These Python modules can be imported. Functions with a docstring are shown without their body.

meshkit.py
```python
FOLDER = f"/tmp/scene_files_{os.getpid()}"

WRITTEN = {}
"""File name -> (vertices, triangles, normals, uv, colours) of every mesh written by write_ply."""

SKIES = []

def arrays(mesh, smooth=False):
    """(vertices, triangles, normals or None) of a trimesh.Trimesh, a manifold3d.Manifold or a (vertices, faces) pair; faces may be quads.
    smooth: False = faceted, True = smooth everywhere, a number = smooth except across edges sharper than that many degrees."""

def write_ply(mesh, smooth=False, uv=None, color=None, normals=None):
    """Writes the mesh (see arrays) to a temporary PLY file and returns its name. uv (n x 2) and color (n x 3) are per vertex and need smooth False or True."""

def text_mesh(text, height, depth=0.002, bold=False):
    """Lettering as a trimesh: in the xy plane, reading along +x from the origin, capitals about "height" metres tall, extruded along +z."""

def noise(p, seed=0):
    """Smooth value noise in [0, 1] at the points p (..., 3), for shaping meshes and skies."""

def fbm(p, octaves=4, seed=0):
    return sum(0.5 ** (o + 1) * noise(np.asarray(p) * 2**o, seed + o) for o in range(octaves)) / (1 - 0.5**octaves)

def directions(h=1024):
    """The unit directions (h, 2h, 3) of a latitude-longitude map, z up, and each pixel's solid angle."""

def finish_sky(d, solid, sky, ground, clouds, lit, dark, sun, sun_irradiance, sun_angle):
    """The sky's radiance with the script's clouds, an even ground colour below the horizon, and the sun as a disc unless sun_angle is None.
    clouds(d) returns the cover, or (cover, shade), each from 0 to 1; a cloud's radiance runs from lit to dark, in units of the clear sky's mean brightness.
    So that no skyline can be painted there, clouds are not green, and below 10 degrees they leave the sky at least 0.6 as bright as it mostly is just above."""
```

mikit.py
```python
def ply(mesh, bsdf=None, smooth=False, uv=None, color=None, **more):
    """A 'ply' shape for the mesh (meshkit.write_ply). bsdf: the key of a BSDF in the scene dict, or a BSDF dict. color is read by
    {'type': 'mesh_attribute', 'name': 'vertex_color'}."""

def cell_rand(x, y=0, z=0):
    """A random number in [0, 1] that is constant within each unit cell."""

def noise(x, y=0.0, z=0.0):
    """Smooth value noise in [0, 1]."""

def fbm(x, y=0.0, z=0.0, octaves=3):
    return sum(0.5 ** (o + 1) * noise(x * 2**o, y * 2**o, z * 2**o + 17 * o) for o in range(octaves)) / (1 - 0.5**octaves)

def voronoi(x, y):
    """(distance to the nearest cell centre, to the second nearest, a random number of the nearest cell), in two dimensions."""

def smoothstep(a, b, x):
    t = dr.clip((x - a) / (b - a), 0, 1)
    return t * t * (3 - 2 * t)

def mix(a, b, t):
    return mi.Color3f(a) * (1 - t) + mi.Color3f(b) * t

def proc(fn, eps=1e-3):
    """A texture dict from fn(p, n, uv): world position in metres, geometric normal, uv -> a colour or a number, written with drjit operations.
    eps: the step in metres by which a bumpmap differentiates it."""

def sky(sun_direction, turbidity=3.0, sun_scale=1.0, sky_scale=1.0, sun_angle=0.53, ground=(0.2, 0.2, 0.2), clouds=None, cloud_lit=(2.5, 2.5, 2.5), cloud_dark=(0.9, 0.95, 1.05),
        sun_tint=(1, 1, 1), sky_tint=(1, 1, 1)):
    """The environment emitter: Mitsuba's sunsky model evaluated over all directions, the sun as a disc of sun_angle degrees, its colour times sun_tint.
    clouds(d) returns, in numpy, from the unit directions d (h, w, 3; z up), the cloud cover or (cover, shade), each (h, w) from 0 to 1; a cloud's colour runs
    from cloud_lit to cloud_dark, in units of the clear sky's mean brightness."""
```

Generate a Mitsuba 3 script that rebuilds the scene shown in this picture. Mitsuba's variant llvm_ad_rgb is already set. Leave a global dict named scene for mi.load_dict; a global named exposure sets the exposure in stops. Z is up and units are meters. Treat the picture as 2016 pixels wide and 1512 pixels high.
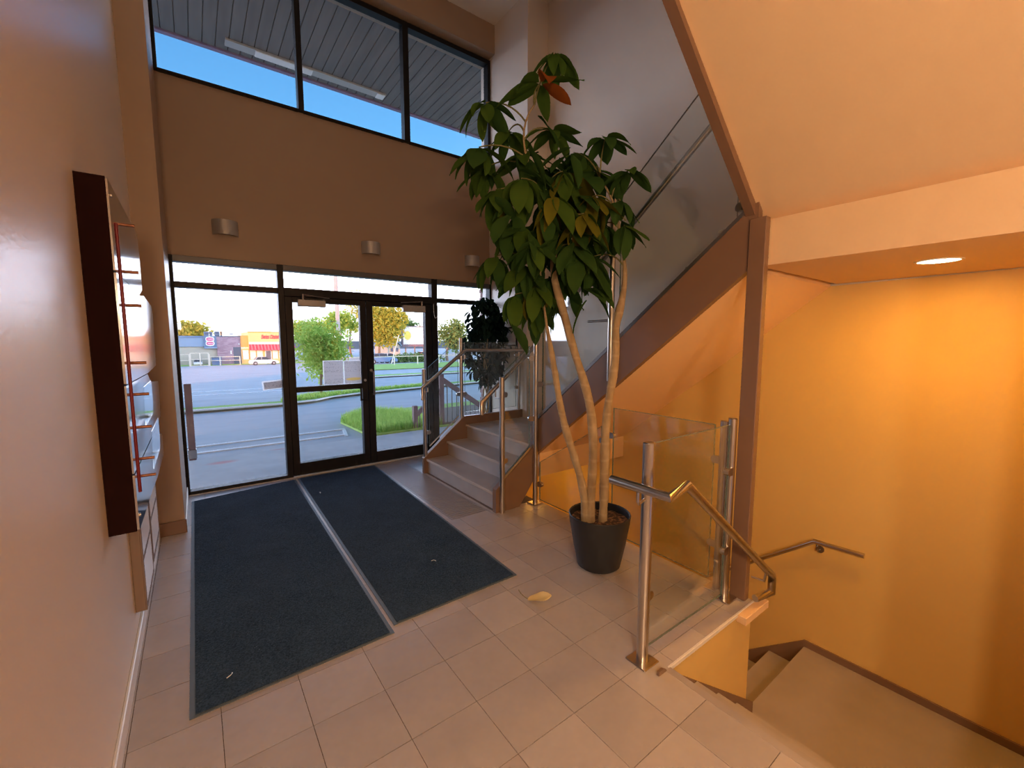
import math, random
import numpy as np, trimesh, shapely
from shapely.geometry import Polygon, box as sbox
import drjit as dr
import mitsuba as mi
import mikit, meshkit
from mikit import noise, fbm, smoothstep, mix, cell_rand, proc

T = mi.ScalarTransform4f
scene, labels = {}, {}
rng = np.random.default_rng(7)
random.seed(7)

# ------------------------------------------------------------------ camera, sky, lamps, exposure
EYE = np.array([0, 0, 1.62])
YAW, PITCH, FPX = math.radians(36.66), math.radians(5.8), 838.5
FWD = np.array([math.sin(YAW) * math.cos(PITCH), math.cos(YAW) * math.cos(PITCH), -math.sin(PITCH)])
scene['camera'] = {'type': 'perspective', 'fov_axis': 'x', 'fov': 2 * math.degrees(math.atan(1008 / FPX)), 'near_clip': 0.02, 'far_clip': 2000.0,
                   'to_world': T().look_at(origin=EYE.tolist(), target=(EYE + FWD).tolist(), up=[0, 0, 1])}
exposure = 0.8


def haze(d):
    """A thin milky veil along the horizon, breaking up towards the blue."""
    el = np.degrees(np.arcsin(np.clip(d[..., 2], -1, 1)))
    n = meshkit.fbm(d * [3, 3, 9], 4, 2)
    t = np.clip((20.5 + 4.0 * (n - 0.5) - el) / 13.0, 0, 1)
    return t * t * (3 - 2 * t) * 0.92, 0.25 * n


scene['sky'] = mikit.sky([-0.60, -0.79, 0.085], turbidity=2.6, sun_scale=4.0, sky_scale=9.5, ground=(0.25, 0.25, 0.25), sun_tint=(1.0, 0.62, 0.3), sky_tint=(0.31, 0.78, 1.4),
                         clouds=haze, cloud_lit=(17.5, 19.5, 25.0), cloud_dark=(14.0, 15.6, 20.0))
WARM = (1.0, 0.66, 0.40)
AMBER = (1.0, 0.47, 0.085)
DOWNLIGHT = 145.0    # radiance of the recessed downlights over the basement stairs
HALL = 190.0         # radiance of the hall's own wall lamps behind the camera


def warm(s, c=WARM):
    return {'type': 'area', 'radiance': {'type': 'rgb', 'value': [s * k for k in c]}}


# ------------------------------------------------------------------ helpers
def numbered(name):
    if name not in USED:
        USED.add(name)
        return name
    n = COUNT.get(name, 0)
    while True:
        n += 1
        k = '%s_%03d' % (name, n)
        if k not in USED:
            COUNT[name] = n
            USED.add(k)
            return k


USED, COUNT = set(), {}


def say(key, label=None, cat=None, group=None, kind=None):
    d = labels.setdefault(key, {})
    for a, b in (('label', label), ('category', cat), ('group', group), ('kind', kind)):
        if b:
            d[a] = b


def thing(name, label, cat, group=None):
    k = numbered(name)
    say(k, label, cat, group)
    return k


def obj(name, mesh, m, parent=None, smooth=False, label=None, cat=None, group=None, kind=None, **more):
    key = numbered((parent + '__' if parent else '') + name)
    d = dict(mesh) if isinstance(mesh, dict) else mikit.ply(mesh, m, smooth=smooth)
    d.update(more)
    scene[key] = d
    if label or cat or group or kind:
        say(key, label, cat, group, kind)
    return key


def struct(name, mesh, m, parent=None, smooth=False, label=None):
    return obj(name, mesh, m, parent, smooth, label, kind='structure' if not parent else None)


def cat_(*ms):
    return trimesh.util.concatenate([m for m in ms])


def B(x0, x1, y0, y1, z0, z1, bev=0.0):
    x0, x1 = min(x0, x1), max(x0, x1); y0, y1 = min(y0, y1), max(y0, y1); z0, z1 = min(z0, z1), max(z0, z1)
    if bev <= 0:
        m = trimesh.creation.box(extents=[x1 - x0, y1 - y0, z1 - z0])
        m.apply_translation([(x0 + x1) / 2, (y0 + y1) / 2, (z0 + z1) / 2])
        return m
    b = min(bev, (x1 - x0) / 2.01, (y1 - y0) / 2.01, (z1 - z0) / 2.01)
    P = []
    for x in ((x0, 1), (x1, -1)):
        for y in ((y0, 1), (y1, -1)):
            for z in ((z0, 1), (z1, -1)):
                P += [(x[0], y[0] + y[1] * b, z[0] + z[1] * b), (x[0] + x[1] * b, y[0], z[0] + z[1] * b), (x[0] + x[1] * b, y[0] + y[1] * b, z[0])]
    return trimesh.convex.convex_hull(np.array(P))


def quad(a, b, c, d):
    return (np.array([a, b, c, d], float), np.array([[0, 1, 2], [0, 2, 3]]))


def tri(q):
    return q if isinstance(q, trimesh.Trimesh) else trimesh.Trimesh(q[0], q[1], process=False)


def prism(poly, axis, lo, hi):
    """A 2D outline swept along an axis: 'x' outline is (y, z), 'y' outline is (x, z), 'z' outline is (x, y)."""
    p = poly if isinstance(poly, Polygon) else Polygon(poly)
    if not p.is_valid:
        p = p.buffer(0)
    m = trimesh.creation.extrude_polygon(p, hi - lo, engine='earcut')
    v = m.vertices.copy()
    v[:, 2] += lo
    if axis == 'x':
        v = v[:, [2, 0, 1]]
    elif axis == 'y':
        v = v[:, [0, 2, 1]]
    m = trimesh.Trimesh(v, m.faces, process=False)
    if axis == 'y':
        m.invert()
    return m


def tube(pts, r, sides=14, cap=True):
    p = np.array(pts, float)
    n = len(p)
    r = np.broadcast_to(np.array(r, float), (n,))
    seg = p[1:] - p[:-1]
    seg /= np.linalg.norm(seg, axis=1, keepdims=True)
    t0 = seg[0]
    a = np.cross(t0, [0, 0, 1.0] if abs(t0[2]) < 0.9 else [1.0, 0, 0]); a /= np.linalg.norm(a)
    ang = np.arange(sides) * 2 * np.pi / sides
    rings = []
    for i in range(n):
        d0 = seg[max(i - 1, 0)]
        d1 = seg[min(i, n - 2)]
        a = a - d0 * (a @ d0); a /= np.linalg.norm(a)
        b = np.cross(d0, a)
        o = r[i] * (np.cos(ang)[:, None] * a + np.sin(ang)[:, None] * b)
        nn = d0 + d1
        nl = np.linalg.norm(nn)
        if nl > 0.3:
            nn /= nl
            o = o - d0 * ((o @ nn) / (d0 @ nn))[:, None]
        rings.append(p[i] + o)
    v = np.vstack(rings)
    f = []
    for i in range(n - 1):
        for j in range(sides):
            q = [i * sides + j, i * sides + (j + 1) % sides, (i + 1) * sides + (j + 1) % sides, (i + 1) * sides + j]
            f += [[q[0], q[1], q[2]], [q[0], q[2], q[3]]]
    if cap:
        v = np.vstack([v, p[0], p[-1]])
        c0, c1 = len(v) - 2, len(v) - 1
        for j in range(sides):
            f += [[c0, (j + 1) % sides, j], [c1, (n - 1) * sides + j, (n - 1) * sides + (j + 1) % sides]]
    return trimesh.Trimesh(v, f, process=False)


def curve(pts, n=24):
    """A smooth curve through the points."""
    from scipy.interpolate import CubicSpline
    p = np.array(pts, float)
    t = np.r_[0, np.cumsum(np.linalg.norm(np.diff(p, axis=0), axis=1))]
    return CubicSpline(t, p)(np.linspace(0, t[-1], n))


def lathe(profile, cx, cy, sides=48):
    m = trimesh.creation.revolve(np.array(profile, float), sections=sides)
    m.apply_translation([cx, cy, 0])
    return m


def moved(m, x=0, y=0, z=0, rz=0.0):
    m = m.copy()
    if rz:
        m.apply_transform(trimesh.transformations.rotation_matrix(rz, [0, 0, 1]))
    m.apply_translation([x, y, z])
    return m


# ------------------------------------------------------------------ materials
def P(name, color, rough=0.5, metallic=0.0, spec=0.5, bump=None, two=True, **kw):
    c = color if isinstance(color, dict) else {'type': 'rgb', 'value': list(color)}
    d = {'type': 'principled', 'base_color': c, 'roughness': rough, 'metallic': metallic, 'specular': spec, **kw}
    if bump:
        d = {'type': 'bumpmap', 'nested': d, 'tex': proc(bump[0]), 'scale': bump[1]}
    scene[name] = {'type': 'twosided', 'nested': d} if two else d
    return name


def paint(a, b, f=1.3):
    return proc(lambda p, n, uv: mix(a, b, fbm(p.x * f, p.y * f, p.z * f)))


ROLLER = lambda p, n, uv: fbm(p.x * 90, p.y * 90, p.z * 90, octaves=2)
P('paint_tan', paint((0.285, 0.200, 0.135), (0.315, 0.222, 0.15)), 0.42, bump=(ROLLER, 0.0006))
P('paint_side', paint((0.61, 0.53, 0.44), (0.65, 0.565, 0.47)), 0.34, bump=(ROLLER, 0.0006))
P('paint_cream', paint((0.70, 0.485, 0.275), (0.74, 0.52, 0.30)), 0.5, bump=(ROLLER, 0.0005))
P('paint_mustard', paint((0.62, 0.42, 0.14), (0.66, 0.46, 0.16)), 0.5, bump=(ROLLER, 0.0005))
P('paint_ceiling', (0.66, 0.6, 0.52), 0.6)
P('stringer_brown', paint((0.15, 0.085, 0.052), (0.172, 0.10, 0.06), 3), 0.38)


def tile_color(p, n, uv):
    cell = cell_rand(dr.floor((p.x + 0.615) / 0.3095), dr.floor((p.y - 2.128 + 6.14) / 0.307), 5)
    blot = fbm(p.x * 5, p.y * 5, p.z * 5 + 3, octaves=4)
    fine = fbm(p.x * 40, p.y * 40, p.z * 40, octaves=2)
    return mix((0.33, 0.30, 0.285), (0.44, 0.405, 0.385), dr.clip(0.15 + 0.5 * blot + 0.2 * fine + 0.22 * (cell - 0.5), 0, 1)) * (0.94 + 0.1 * cell)


P('tile', proc(tile_color), 0.33, spec=0.6, bump=(lambda p, n, uv: fbm(p.x * 30, p.y * 30, octaves=3), 0.0012))
P('nosing_tan', (0.42, 0.36, 0.31), 0.35)
P('grout', (0.14, 0.11, 0.095), 0.9)
P('tread_tile', proc(lambda p, n, uv: mix((0.28, 0.25, 0.235), (0.37, 0.335, 0.315), fbm(p.x * 5, p.y * 5, p.z * 5, octaves=4))), 0.38)
P('base_brown', (0.17, 0.105, 0.07), 0.5)
P('base_white', (0.66, 0.64, 0.60), 0.4)
P('black_frame', (0.006, 0.0055, 0.006), 0.45, spec=0.25)
P('frame_grey', (0.10, 0.105, 0.11), 0.4, metallic=0.6)
P('steel', proc(lambda p, n, uv: mix((0.50, 0.46, 0.42), (0.62, 0.58, 0.54), fbm(p.x * 400, p.y * 400, p.z * 6))), 0.24, metallic=1.0)
P('steel_dark', (0.24, 0.22, 0.21), 0.3, metallic=0.9)
P('chrome_plate', proc(lambda p, n, uv: mix((0.50, 0.51, 0.52), (0.6, 0.6, 0.6), fbm(p.x * 3, p.y * 3, p.z * 3))), 0.13, metallic=1.0)
P('directory_brown', (0.013, 0.0045, 0.0042), 0.9, spec=0.05)
P('red_enamel', (0.13, 0.006, 0.012), 0.35)
P('copper', (0.28, 0.12, 0.07), 0.35, metallic=0.7)
P('aluminium', (0.40, 0.38, 0.36), 0.4, metallic=0.45)
P('mat_edge', (0.085, 0.115, 0.145), 0.55)


def pile(p, n, uv):
    a = fbm(p.x * 160, p.y * 160, octaves=2)
    b = fbm(p.x * 7, p.y * 7, octaves=3)
    speck = smoothstep(0.985, 1.0, cell_rand(p.x * 220, p.y * 220, 3))
    return mix((0.010, 0.021, 0.040), (0.042, 0.078, 0.13), dr.clip(a * 0.9 + 0.35 * (b - 0.5), 0, 1)) + mi.Color3f(0.06) * speck


P('mat_pile', proc(pile), 0.95, spec=0.15, bump=(lambda p, n, uv: fbm(p.x * 260, p.y * 260, octaves=2), 0.004))
P('grille_metal', (0.33, 0.31, 0.31), 0.45, metallic=0.3)
P('grille_dark', (0.008, 0.008, 0.008), 0.9, spec=0.1)
P('pot_black', (0.012, 0.014, 0.017), 0.42)
P('soil', proc(lambda p, n, uv: mix((0.035, 0.018, 0.010), (0.22, 0.12, 0.06), smoothstep(0.45, 0.75, fbm(p.x * 60, p.y * 60, p.z * 60)))), 0.95)


def bark(p, n, uv):
    ring = smoothstep(0.80, 0.97, dr.sin(p.z * 62 + 5 * fbm(p.x * 6, p.y * 6, p.z * 4)))
    base = mix((0.19, 0.125, 0.058), (0.42, 0.315, 0.175), fbm(p.x * 30, p.y * 30, p.z * 9))
    return mix(base, (0.56, 0.47, 0.33), 0.28 * ring * fbm(p.x * 40, p.y * 40, p.z * 20))


P('bark', proc(bark), 0.8, bump=(lambda p, n, uv: dr.sin(p.z * 62 + 5 * fbm(p.x * 6, p.y * 6, p.z * 4)), 0.0008))
P('petiole', (0.16, 0.15, 0.05), 0.6)


def leafm(name, a, b, rough=0.38, trans=0.5):
    scene[name] = {'type': 'principledthin', 'base_color': proc(lambda p, n, uv: mix(a, b, fbm(p.x * 9, p.y * 9, p.z * 9))), 'roughness': rough,
                   'spec_trans': 0.0, 'diff_trans': trans, 'eta': 1.4}


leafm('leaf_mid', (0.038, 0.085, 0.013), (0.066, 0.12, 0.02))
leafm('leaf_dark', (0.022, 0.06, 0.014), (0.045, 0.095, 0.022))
leafm('leaf_olive', (0.10, 0.105, 0.014), (0.16, 0.145, 0.016))
leafm('leaf_red', (0.22, 0.05, 0.012), (0.30, 0.09, 0.02))
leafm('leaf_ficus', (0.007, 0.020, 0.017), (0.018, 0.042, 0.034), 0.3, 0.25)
leafm('leaf_dry', (0.55, 0.42, 0.18), (0.72, 0.62, 0.36), 0.6, 0.4)
leafm('leaf_spring', (0.34, 0.52, 0.09), (0.54, 0.68, 0.17), 0.6, 1.1)
leafm('leaf_gold', (0.42, 0.42, 0.05), (0.58, 0.52, 0.10), 0.6, 0.9)
leafm('leaf_far', (0.14, 0.22, 0.07), (0.24, 0.32, 0.10), 0.6, 0.6)
leafm('grass_blade', (0.32, 0.54, 0.10), (0.58, 0.74, 0.22), 0.6, 1.0)
scene['pane'] = {'type': 'thindielectric', 'int_ior': 1.5}
scene['guard_glass'] = {'type': 'thindielectric', 'int_ior': 1.45, 'specular_transmittance': {'type': 'rgb', 'value': [0.93, 0.955, 0.94]}}
P('glass_edge', (0.10, 0.15, 0.13), 0.12)
P('paper', (0.62, 0.60, 0.62), 0.7)
P('white', (0.8, 0.8, 0.8), 0.5)
P('lamp_trim', (0.7, 0.66, 0.6), 0.4)
P('lamp_off', (0.55, 0.5, 0.45), 0.3)
# outdoors
P('asphalt', proc(lambda p, n, uv: mix((0.42, 0.435, 0.45), (0.52, 0.535, 0.55), fbm(p.x * 0.7, p.y * 2.2, octaves=5))), 0.85)
P('concrete', proc(lambda p, n, uv: mix(mix((0.44, 0.46, 0.47), (0.56, 0.58, 0.59), fbm(p.x * 4, p.y * 4, octaves=4)), (0.6, 0.28, 0.26),
                                        0.75 * smoothstep(0.19, 0.04, dr.sqrt(dr.square((p.x - 0.22) / 1.3) + dr.square((p.y - 7.05) * 1.6))) + 0.7 * smoothstep(0.16, 0.04, dr.sqrt(dr.square((p.x - 1.0) / 1.2) + dr.square((p.y - 7.42) * 1.6))))), 0.85)
P('road_paint', (0.82, 0.84, 0.84), 0.7)
P('turf', proc(lambda p, n, uv: mix((0.26, 0.44, 0.10), (0.46, 0.58, 0.18), fbm(p.x * 6, p.y * 6, octaves=4))), 0.95)
P('curb', (0.78, 0.75, 0.69), 0.85)
P('mulch', (0.20, 0.16, 0.14), 0.95)
P('post_wood', paint((0.10, 0.055, 0.06), (0.15, 0.09, 0.095), 9), 0.7)
P('rail_wood', paint((0.19, 0.12, 0.13), (0.25, 0.165, 0.175), 9), 0.7)
P('soffit_plank', proc(lambda p, n, uv: mix((0.125, 0.125, 0.12), (0.18, 0.18, 0.172), fbm(p.x * 14, p.y * 1.5, octaves=3))), 0.7)
P('fascia_metal', (0.24, 0.18, 0.30), 0.5)
P('brick', proc(lambda p, n, uv: mix((0.20, 0.11, 0.10), (0.33, 0.2, 0.19), fbm(p.x * 9, p.y * 9, p.z * 14))), 0.9)
P('mortar', (0.42, 0.40, 0.38), 0.95)
P('far_blue', (0.24, 0.33, 0.44), 0.8)
P('far_bluedark', (0.14, 0.20, 0.30), 0.8)
P('far_tan', (0.5, 0.45, 0.36), 0.8)
P('far_purple', proc(lambda p, n, uv: mix((0.34, 0.21, 0.25), (0.42, 0.28, 0.32), smoothstep(0.3, 0.7, fbm(p.x * 2, p.z * 6)))), 0.85)
P('far_orange', (0.85, 0.36, 0.10), 0.8)
P('far_stucco', (0.92, 0.55, 0.22), 0.8)
P('far_cream', (0.95, 0.83, 0.52), 0.8)
P('far_window', (0.95, 0.86, 0.62), 0.3)
P('far_red', (0.75, 0.06, 0.09), 0.7)
P('far_redlight', (0.85, 0.2, 0.22), 0.7)
P('far_pink', (0.72, 0.12, 0.24), 0.7)
P('far_dark', (0.12, 0.13, 0.17), 0.7)
P('hvac', (0.22, 0.25, 0.33), 0.7)
P('fence_metal', (0.75, 0.66, 0.52), 0.5)
P('car_white', (0.86, 0.84, 0.83), 0.25, clearcoat=0.6)
P('car_blue', (0.10, 0.18, 0.33), 0.25, clearcoat=0.6)
P('car_red', (0.6, 0.09, 0.06), 0.25, clearcoat=0.6)
P('car_glass', (0.06, 0.07, 0.08), 0.1)
P('tyre', (0.03, 0.03, 0.03), 0.8)
P('pole_wood', (0.52, 0.42, 0.36), 0.9)
P('trunk_far', (0.26, 0.17, 0.11), 0.9)
P('billboard_print', proc(lambda p, n, uv: mix((0.92, 0.84, 0.78), (0.95, 0.75, 0.12), smoothstep(0.9, 0.6, dr.sqrt(dr.square(p.x - 35.6) + dr.square((p.z - 2.7) * 0.8))))), 0.6)

# ------------------------------------------------------------------ the shell
XL, XR, YF, ZC = -0.33, 4.05, 5.55, 6.07
struct('wall_left', B(XL - 0.15, XL, -2.75, 5.75, -0.25, ZC + 0.1), 'paint_side')
struct('wall_right', B(XR, XR + 0.15, -2.75, 5.75, -2.6, ZC + 0.1), 'paint_side')
struct('trim_1', B(-0.5, -0.15, 4.45, 5.75, 0.0, ZC), 'paint_tan', label='tan boxed pier beside the left glass of the entrance')
struct('trim_2', B(3.70, XR, 4.63, 5.75, -0.1, ZC), 'paint_side', label='pier at the right end of the entrance glass')
fw = struct('wall_front', B(-0.15, 3.70, YF, 5.75, 2.475, 4.20), 'paint_tan')
struct('upper_band', B(-0.15, 3.70, YF, 5.75, 5.66, ZC), 'paint_tan', fw)
struct('trim_3', B(-0.15, 3.70, 5.385, YF, 5.69, ZC), 'paint_tan', label='boxed beam under the ceiling above the high windows')
struct('wall_outer_left', B(-18, -0.5, 5.6, 5.75, -0.5, 6.25), 'paint_tan')
struct('wall_outer_right', B(4.2, 18, 5.6, 5.75, -0.5, 6.25), 'paint_tan')
struct('ceiling', B(XL - 0.15, XR + 0.15, -2.75, 5.75, ZC, ZC + 0.15), 'paint_ceiling')
struct('wall_back', B(XL - 0.15, XR + 0.15, -2.75, -2.6, -0.25, ZC), 'paint_side')
struct('ceiling_low', B(XL, XR, -2.6, -0.12, 3.70, 3.85), 'paint_cream')
struct('wall_well_south', cat_(B(1.81, 2.72, -0.25, -0.12, -2.6, -0.004), B(2.72, XR, -0.25, -0.12, -2.6, 2.55)), 'paint_mustard')
struct('wall_well_under_floor', B(1.72, 2.70, 1.12, 1.25, -2.6, -0.02), 'paint_mustard')
struct('wall_well_west', B(2.58, 2.70, 1.25, 4.72, -2.6, -0.02), 'paint_mustard')
struct('wall_well_north', B(2.72, XR, 4.775, 4.83, -2.6, 0.25), 'paint_mustard')
struct('wall_under_steps', B(2.545, 2.70, 3.38, 3.43, 0.0, 0.32), 'paint_mustard')
struct('wall_right_well', B(4.035, XR, -0.12, 4.72, -2.6, 2.03), 'paint_mustard') if False else None
struct('floor_basement', B(1.7, XR, -0.12, 4.77, -2.75, -2.6), 'tread_tile')

# the right-hand wall of the stairwell is painted mustard up to the sloping soffit
prof = [(-0.12, -2.6), (4.72, -2.6), (4.72, 0.24), (3.22, 0.24), (3.22, 0.50), (1.25, 2.045), (-0.12, 2.06)]
struct('wall_stairwell', prism(prof, 'x', XR - 0.012, XR + 0.0), 'paint_mustard')

# floor: grout bed, then each tile
floor_poly = shapely.union_all([sbox(XL, -2.6, 1.80, 1.12), sbox(XL, 1.12, 2.72, 4.74), sbox(XL, 4.74, 3.70, 5.62)])
grille_rect = sbox(1.785, 3.31, 2.165, 5.42)
fl = struct('floor', prism(floor_poly.buffer(-0.006, join_style='mitre').difference(grille_rect), 'z', -0.12, -0.003), 'grout')
matA = np.array([(-0.112, 2.165), (0.800, 2.170), (0.862, 5.40), (-0.112, 5.26)])
matB = np.array([(0.822, 2.232), (1.703, 2.232), (1.80, 5.42), (0.885, 5.42)])
visible = shapely.union_all([sbox(XL, -0.35, 1.80, 1.12), sbox(XL, 1.12, 2.20, 5.49), sbox(2.20, 1.12, 2.72, 3.24), sbox(2.2, 4.775, 3.68, 5.49)])
under = shapely.union_all([Polygon(matA).buffer(-0.03), Polygon(matB).buffer(-0.03)])
for i in range(-2, 14):
    for j in range(-9, 13):
        c = sbox(i * 0.3095 + 0.0015, 2.128 + j * 0.307 + 0.0015, (i + 1) * 0.3095 - 0.0015, 2.128 + (j + 1) * 0.307 - 0.0015)
        if under.contains(c):
            continue
        c = c.intersection(visible).difference(grille_rect)
        for g in getattr(c, 'geoms', [c]):
            if g.geom_type == 'Polygon' and g.area > 4e-4:
                obj('tile', prism(g, 'z', -0.012, 0.0), 'tile', fl)
struct('trim_4', B(-0.15, 3.70, 5.49, 5.66, -0.10, 0.004), 'base_white', label='pale threshold under the entrance glazing')
# baseboards
struct('baseboard_left', B(XL, XL + 0.014, -2.6, 4.45, 0.0, 0.095, 0.004), 'base_white')
struct('baseboard_pier', cat_(B(XL, -0.138, 4.435, 4.45, 0, 0.115, 0.004)), 'base_brown')
struct('baseboard_pier_side', B(-0.15, -0.138, 4.45, 5.49, 0, 0.10, 0.004), 'base_white')

# ------------------------------------------------------------------ entrance glazing
def frame_bar(name, parent, x0, x1, z0, z1, y0=5.50, y1=5.61, m='black_frame'):
    return obj(name, B(x0, x1, y0, y1, z0, z1, 0.003), m, parent)


def pane(parent, x0, x1, z0, z1, y=5.565):
    return obj('pane', quad((x0, y, z0), (x1, y, z0), (x1, y, z1), (x0, y, z1)), 'pane', parent)


def swin(name, label):
    k = numbered(name)
    say(k, label, kind='structure')
    return k


w1 = swin('window_1', 'tall fixed glass left of the double doors with a shallow transom light')
frame_bar('jamb', w1, -0.15, -0.122, 0.0, 2.475)
frame_bar('sill', w1, -0.122, 0.80, 0.004, 0.038)
frame_bar('transom_bar', w1, -0.122, 0.80, 2.158, 2.214)
frame_bar('head', w1, -0.122, 0.80, 2.412, 2.475, m='frame_grey')
frame_bar('mullion', w1, 0.80, 0.862, 0.0, 2.475)
pane(w1, -0.122, 0.80, 0.038, 2.158)
pane(w1, -0.122, 0.80, 2.214, 2.412)
w2 = swin('window_2', 'shallow transom light above the double doors')
frame_bar('transom_bar', w2, 0.862, 2.70, 2.128, 2.222)
frame_bar('head', w2, 0.862, 2.70, 2.412, 2.475, m='frame_grey')
pane(w2, 0.862, 2.70, 2.222, 2.412)
w3 = swin('window_3', 'tall fixed glass right of the doors behind the small dark tree')
frame_bar('mullion', w3, 2.70, 2.785, 0.0, 2.475)
frame_bar('sill', w3, 2.785, 3.67, 0.004, 0.05)
frame_bar('transom_bar', w3, 2.785, 3.67, 2.158, 2.214)
frame_bar('head', w3, 2.785, 3.67, 2.412, 2.475, m='frame_grey')
frame_bar('jamb', w3, 3.67, 3.70, 0.0, 2.475)
pane(w3, 2.785, 3.67, 0.05, 2.158)
pane(w3, 2.785, 3.67, 2.214, 2.412)


def leaf(name, label, x0, x1, sl, sr, midrail, hinge):
    k = swin(name, label)
    frame_bar('stile', k, x0, x0 + sl, 0.012, 2.126, 5.515, 5.60)
    frame_bar('stile', k, x1 - sr, x1, 0.012, 2.126, 5.515, 5.60)
    frame_bar('bottom_rail', k, x0 + sl, x1 - sr, 0.012, 0.155, 5.515, 5.60)
    frame_bar('top_rail', k, x0 + sl, x1 - sr, 2.066, 2.126, 5.515, 5.60)
    if midrail:
        frame_bar('mid_rail', k, x0 + sl, x1 - sr, 1.010, 1.073, 5.515, 5.60)
        pane(k, x0 + sl, x1 - sr, 0.155, 1.010)
        pane(k, x0 + sl, x1 - sr, 1.073, 2.066)
    else:
        pane(k, x0 + sl, x1 - sr, 0.155, 2.066)
    return k


d1 = leaf('door_1', 'left leaf of the black glazed double doors with a cross rail and two notices', 0.866, 1.782, 0.076, 0.072, True, 0)
d2 = leaf('door_2', 'right leaf of the black glazed double doors without a cross rail', 1.788, 2.696, 0.082, 0.09, False, 1)
obj('pull_handle', tube([(1.672, 5.515, 1.02), (1.672, 5.46, 1.02), (1.672, 5.46, 0.875), (1.672, 5.46, 0.868), (1.745, 5.47, 0.868), (1.745, 5.515, 0.868)], 0.011), 'black_frame', d1, 40)
obj('pull_handle', tube([(1.84, 5.515, 1.22), (1.84, 5.455, 1.22), (1.84, 5.455, 0.93), (1.84, 5.515, 0.93)], 0.012), 'steel_dark', d2, 40)
for d, x in ((d1, 1.745), (d2, 1.825)):
    c = trimesh.creation.cylinder(radius=0.017, height=0.012, sections=20)
    c.apply_transform(trimesh.transformations.rotation_matrix(math.pi / 2, [1, 0, 0]))
    obj('lock_cylinder', moved(c, x, 5.51, 1.115 if d == d1 else 1.24), 'aluminium', d, 40)
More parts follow.
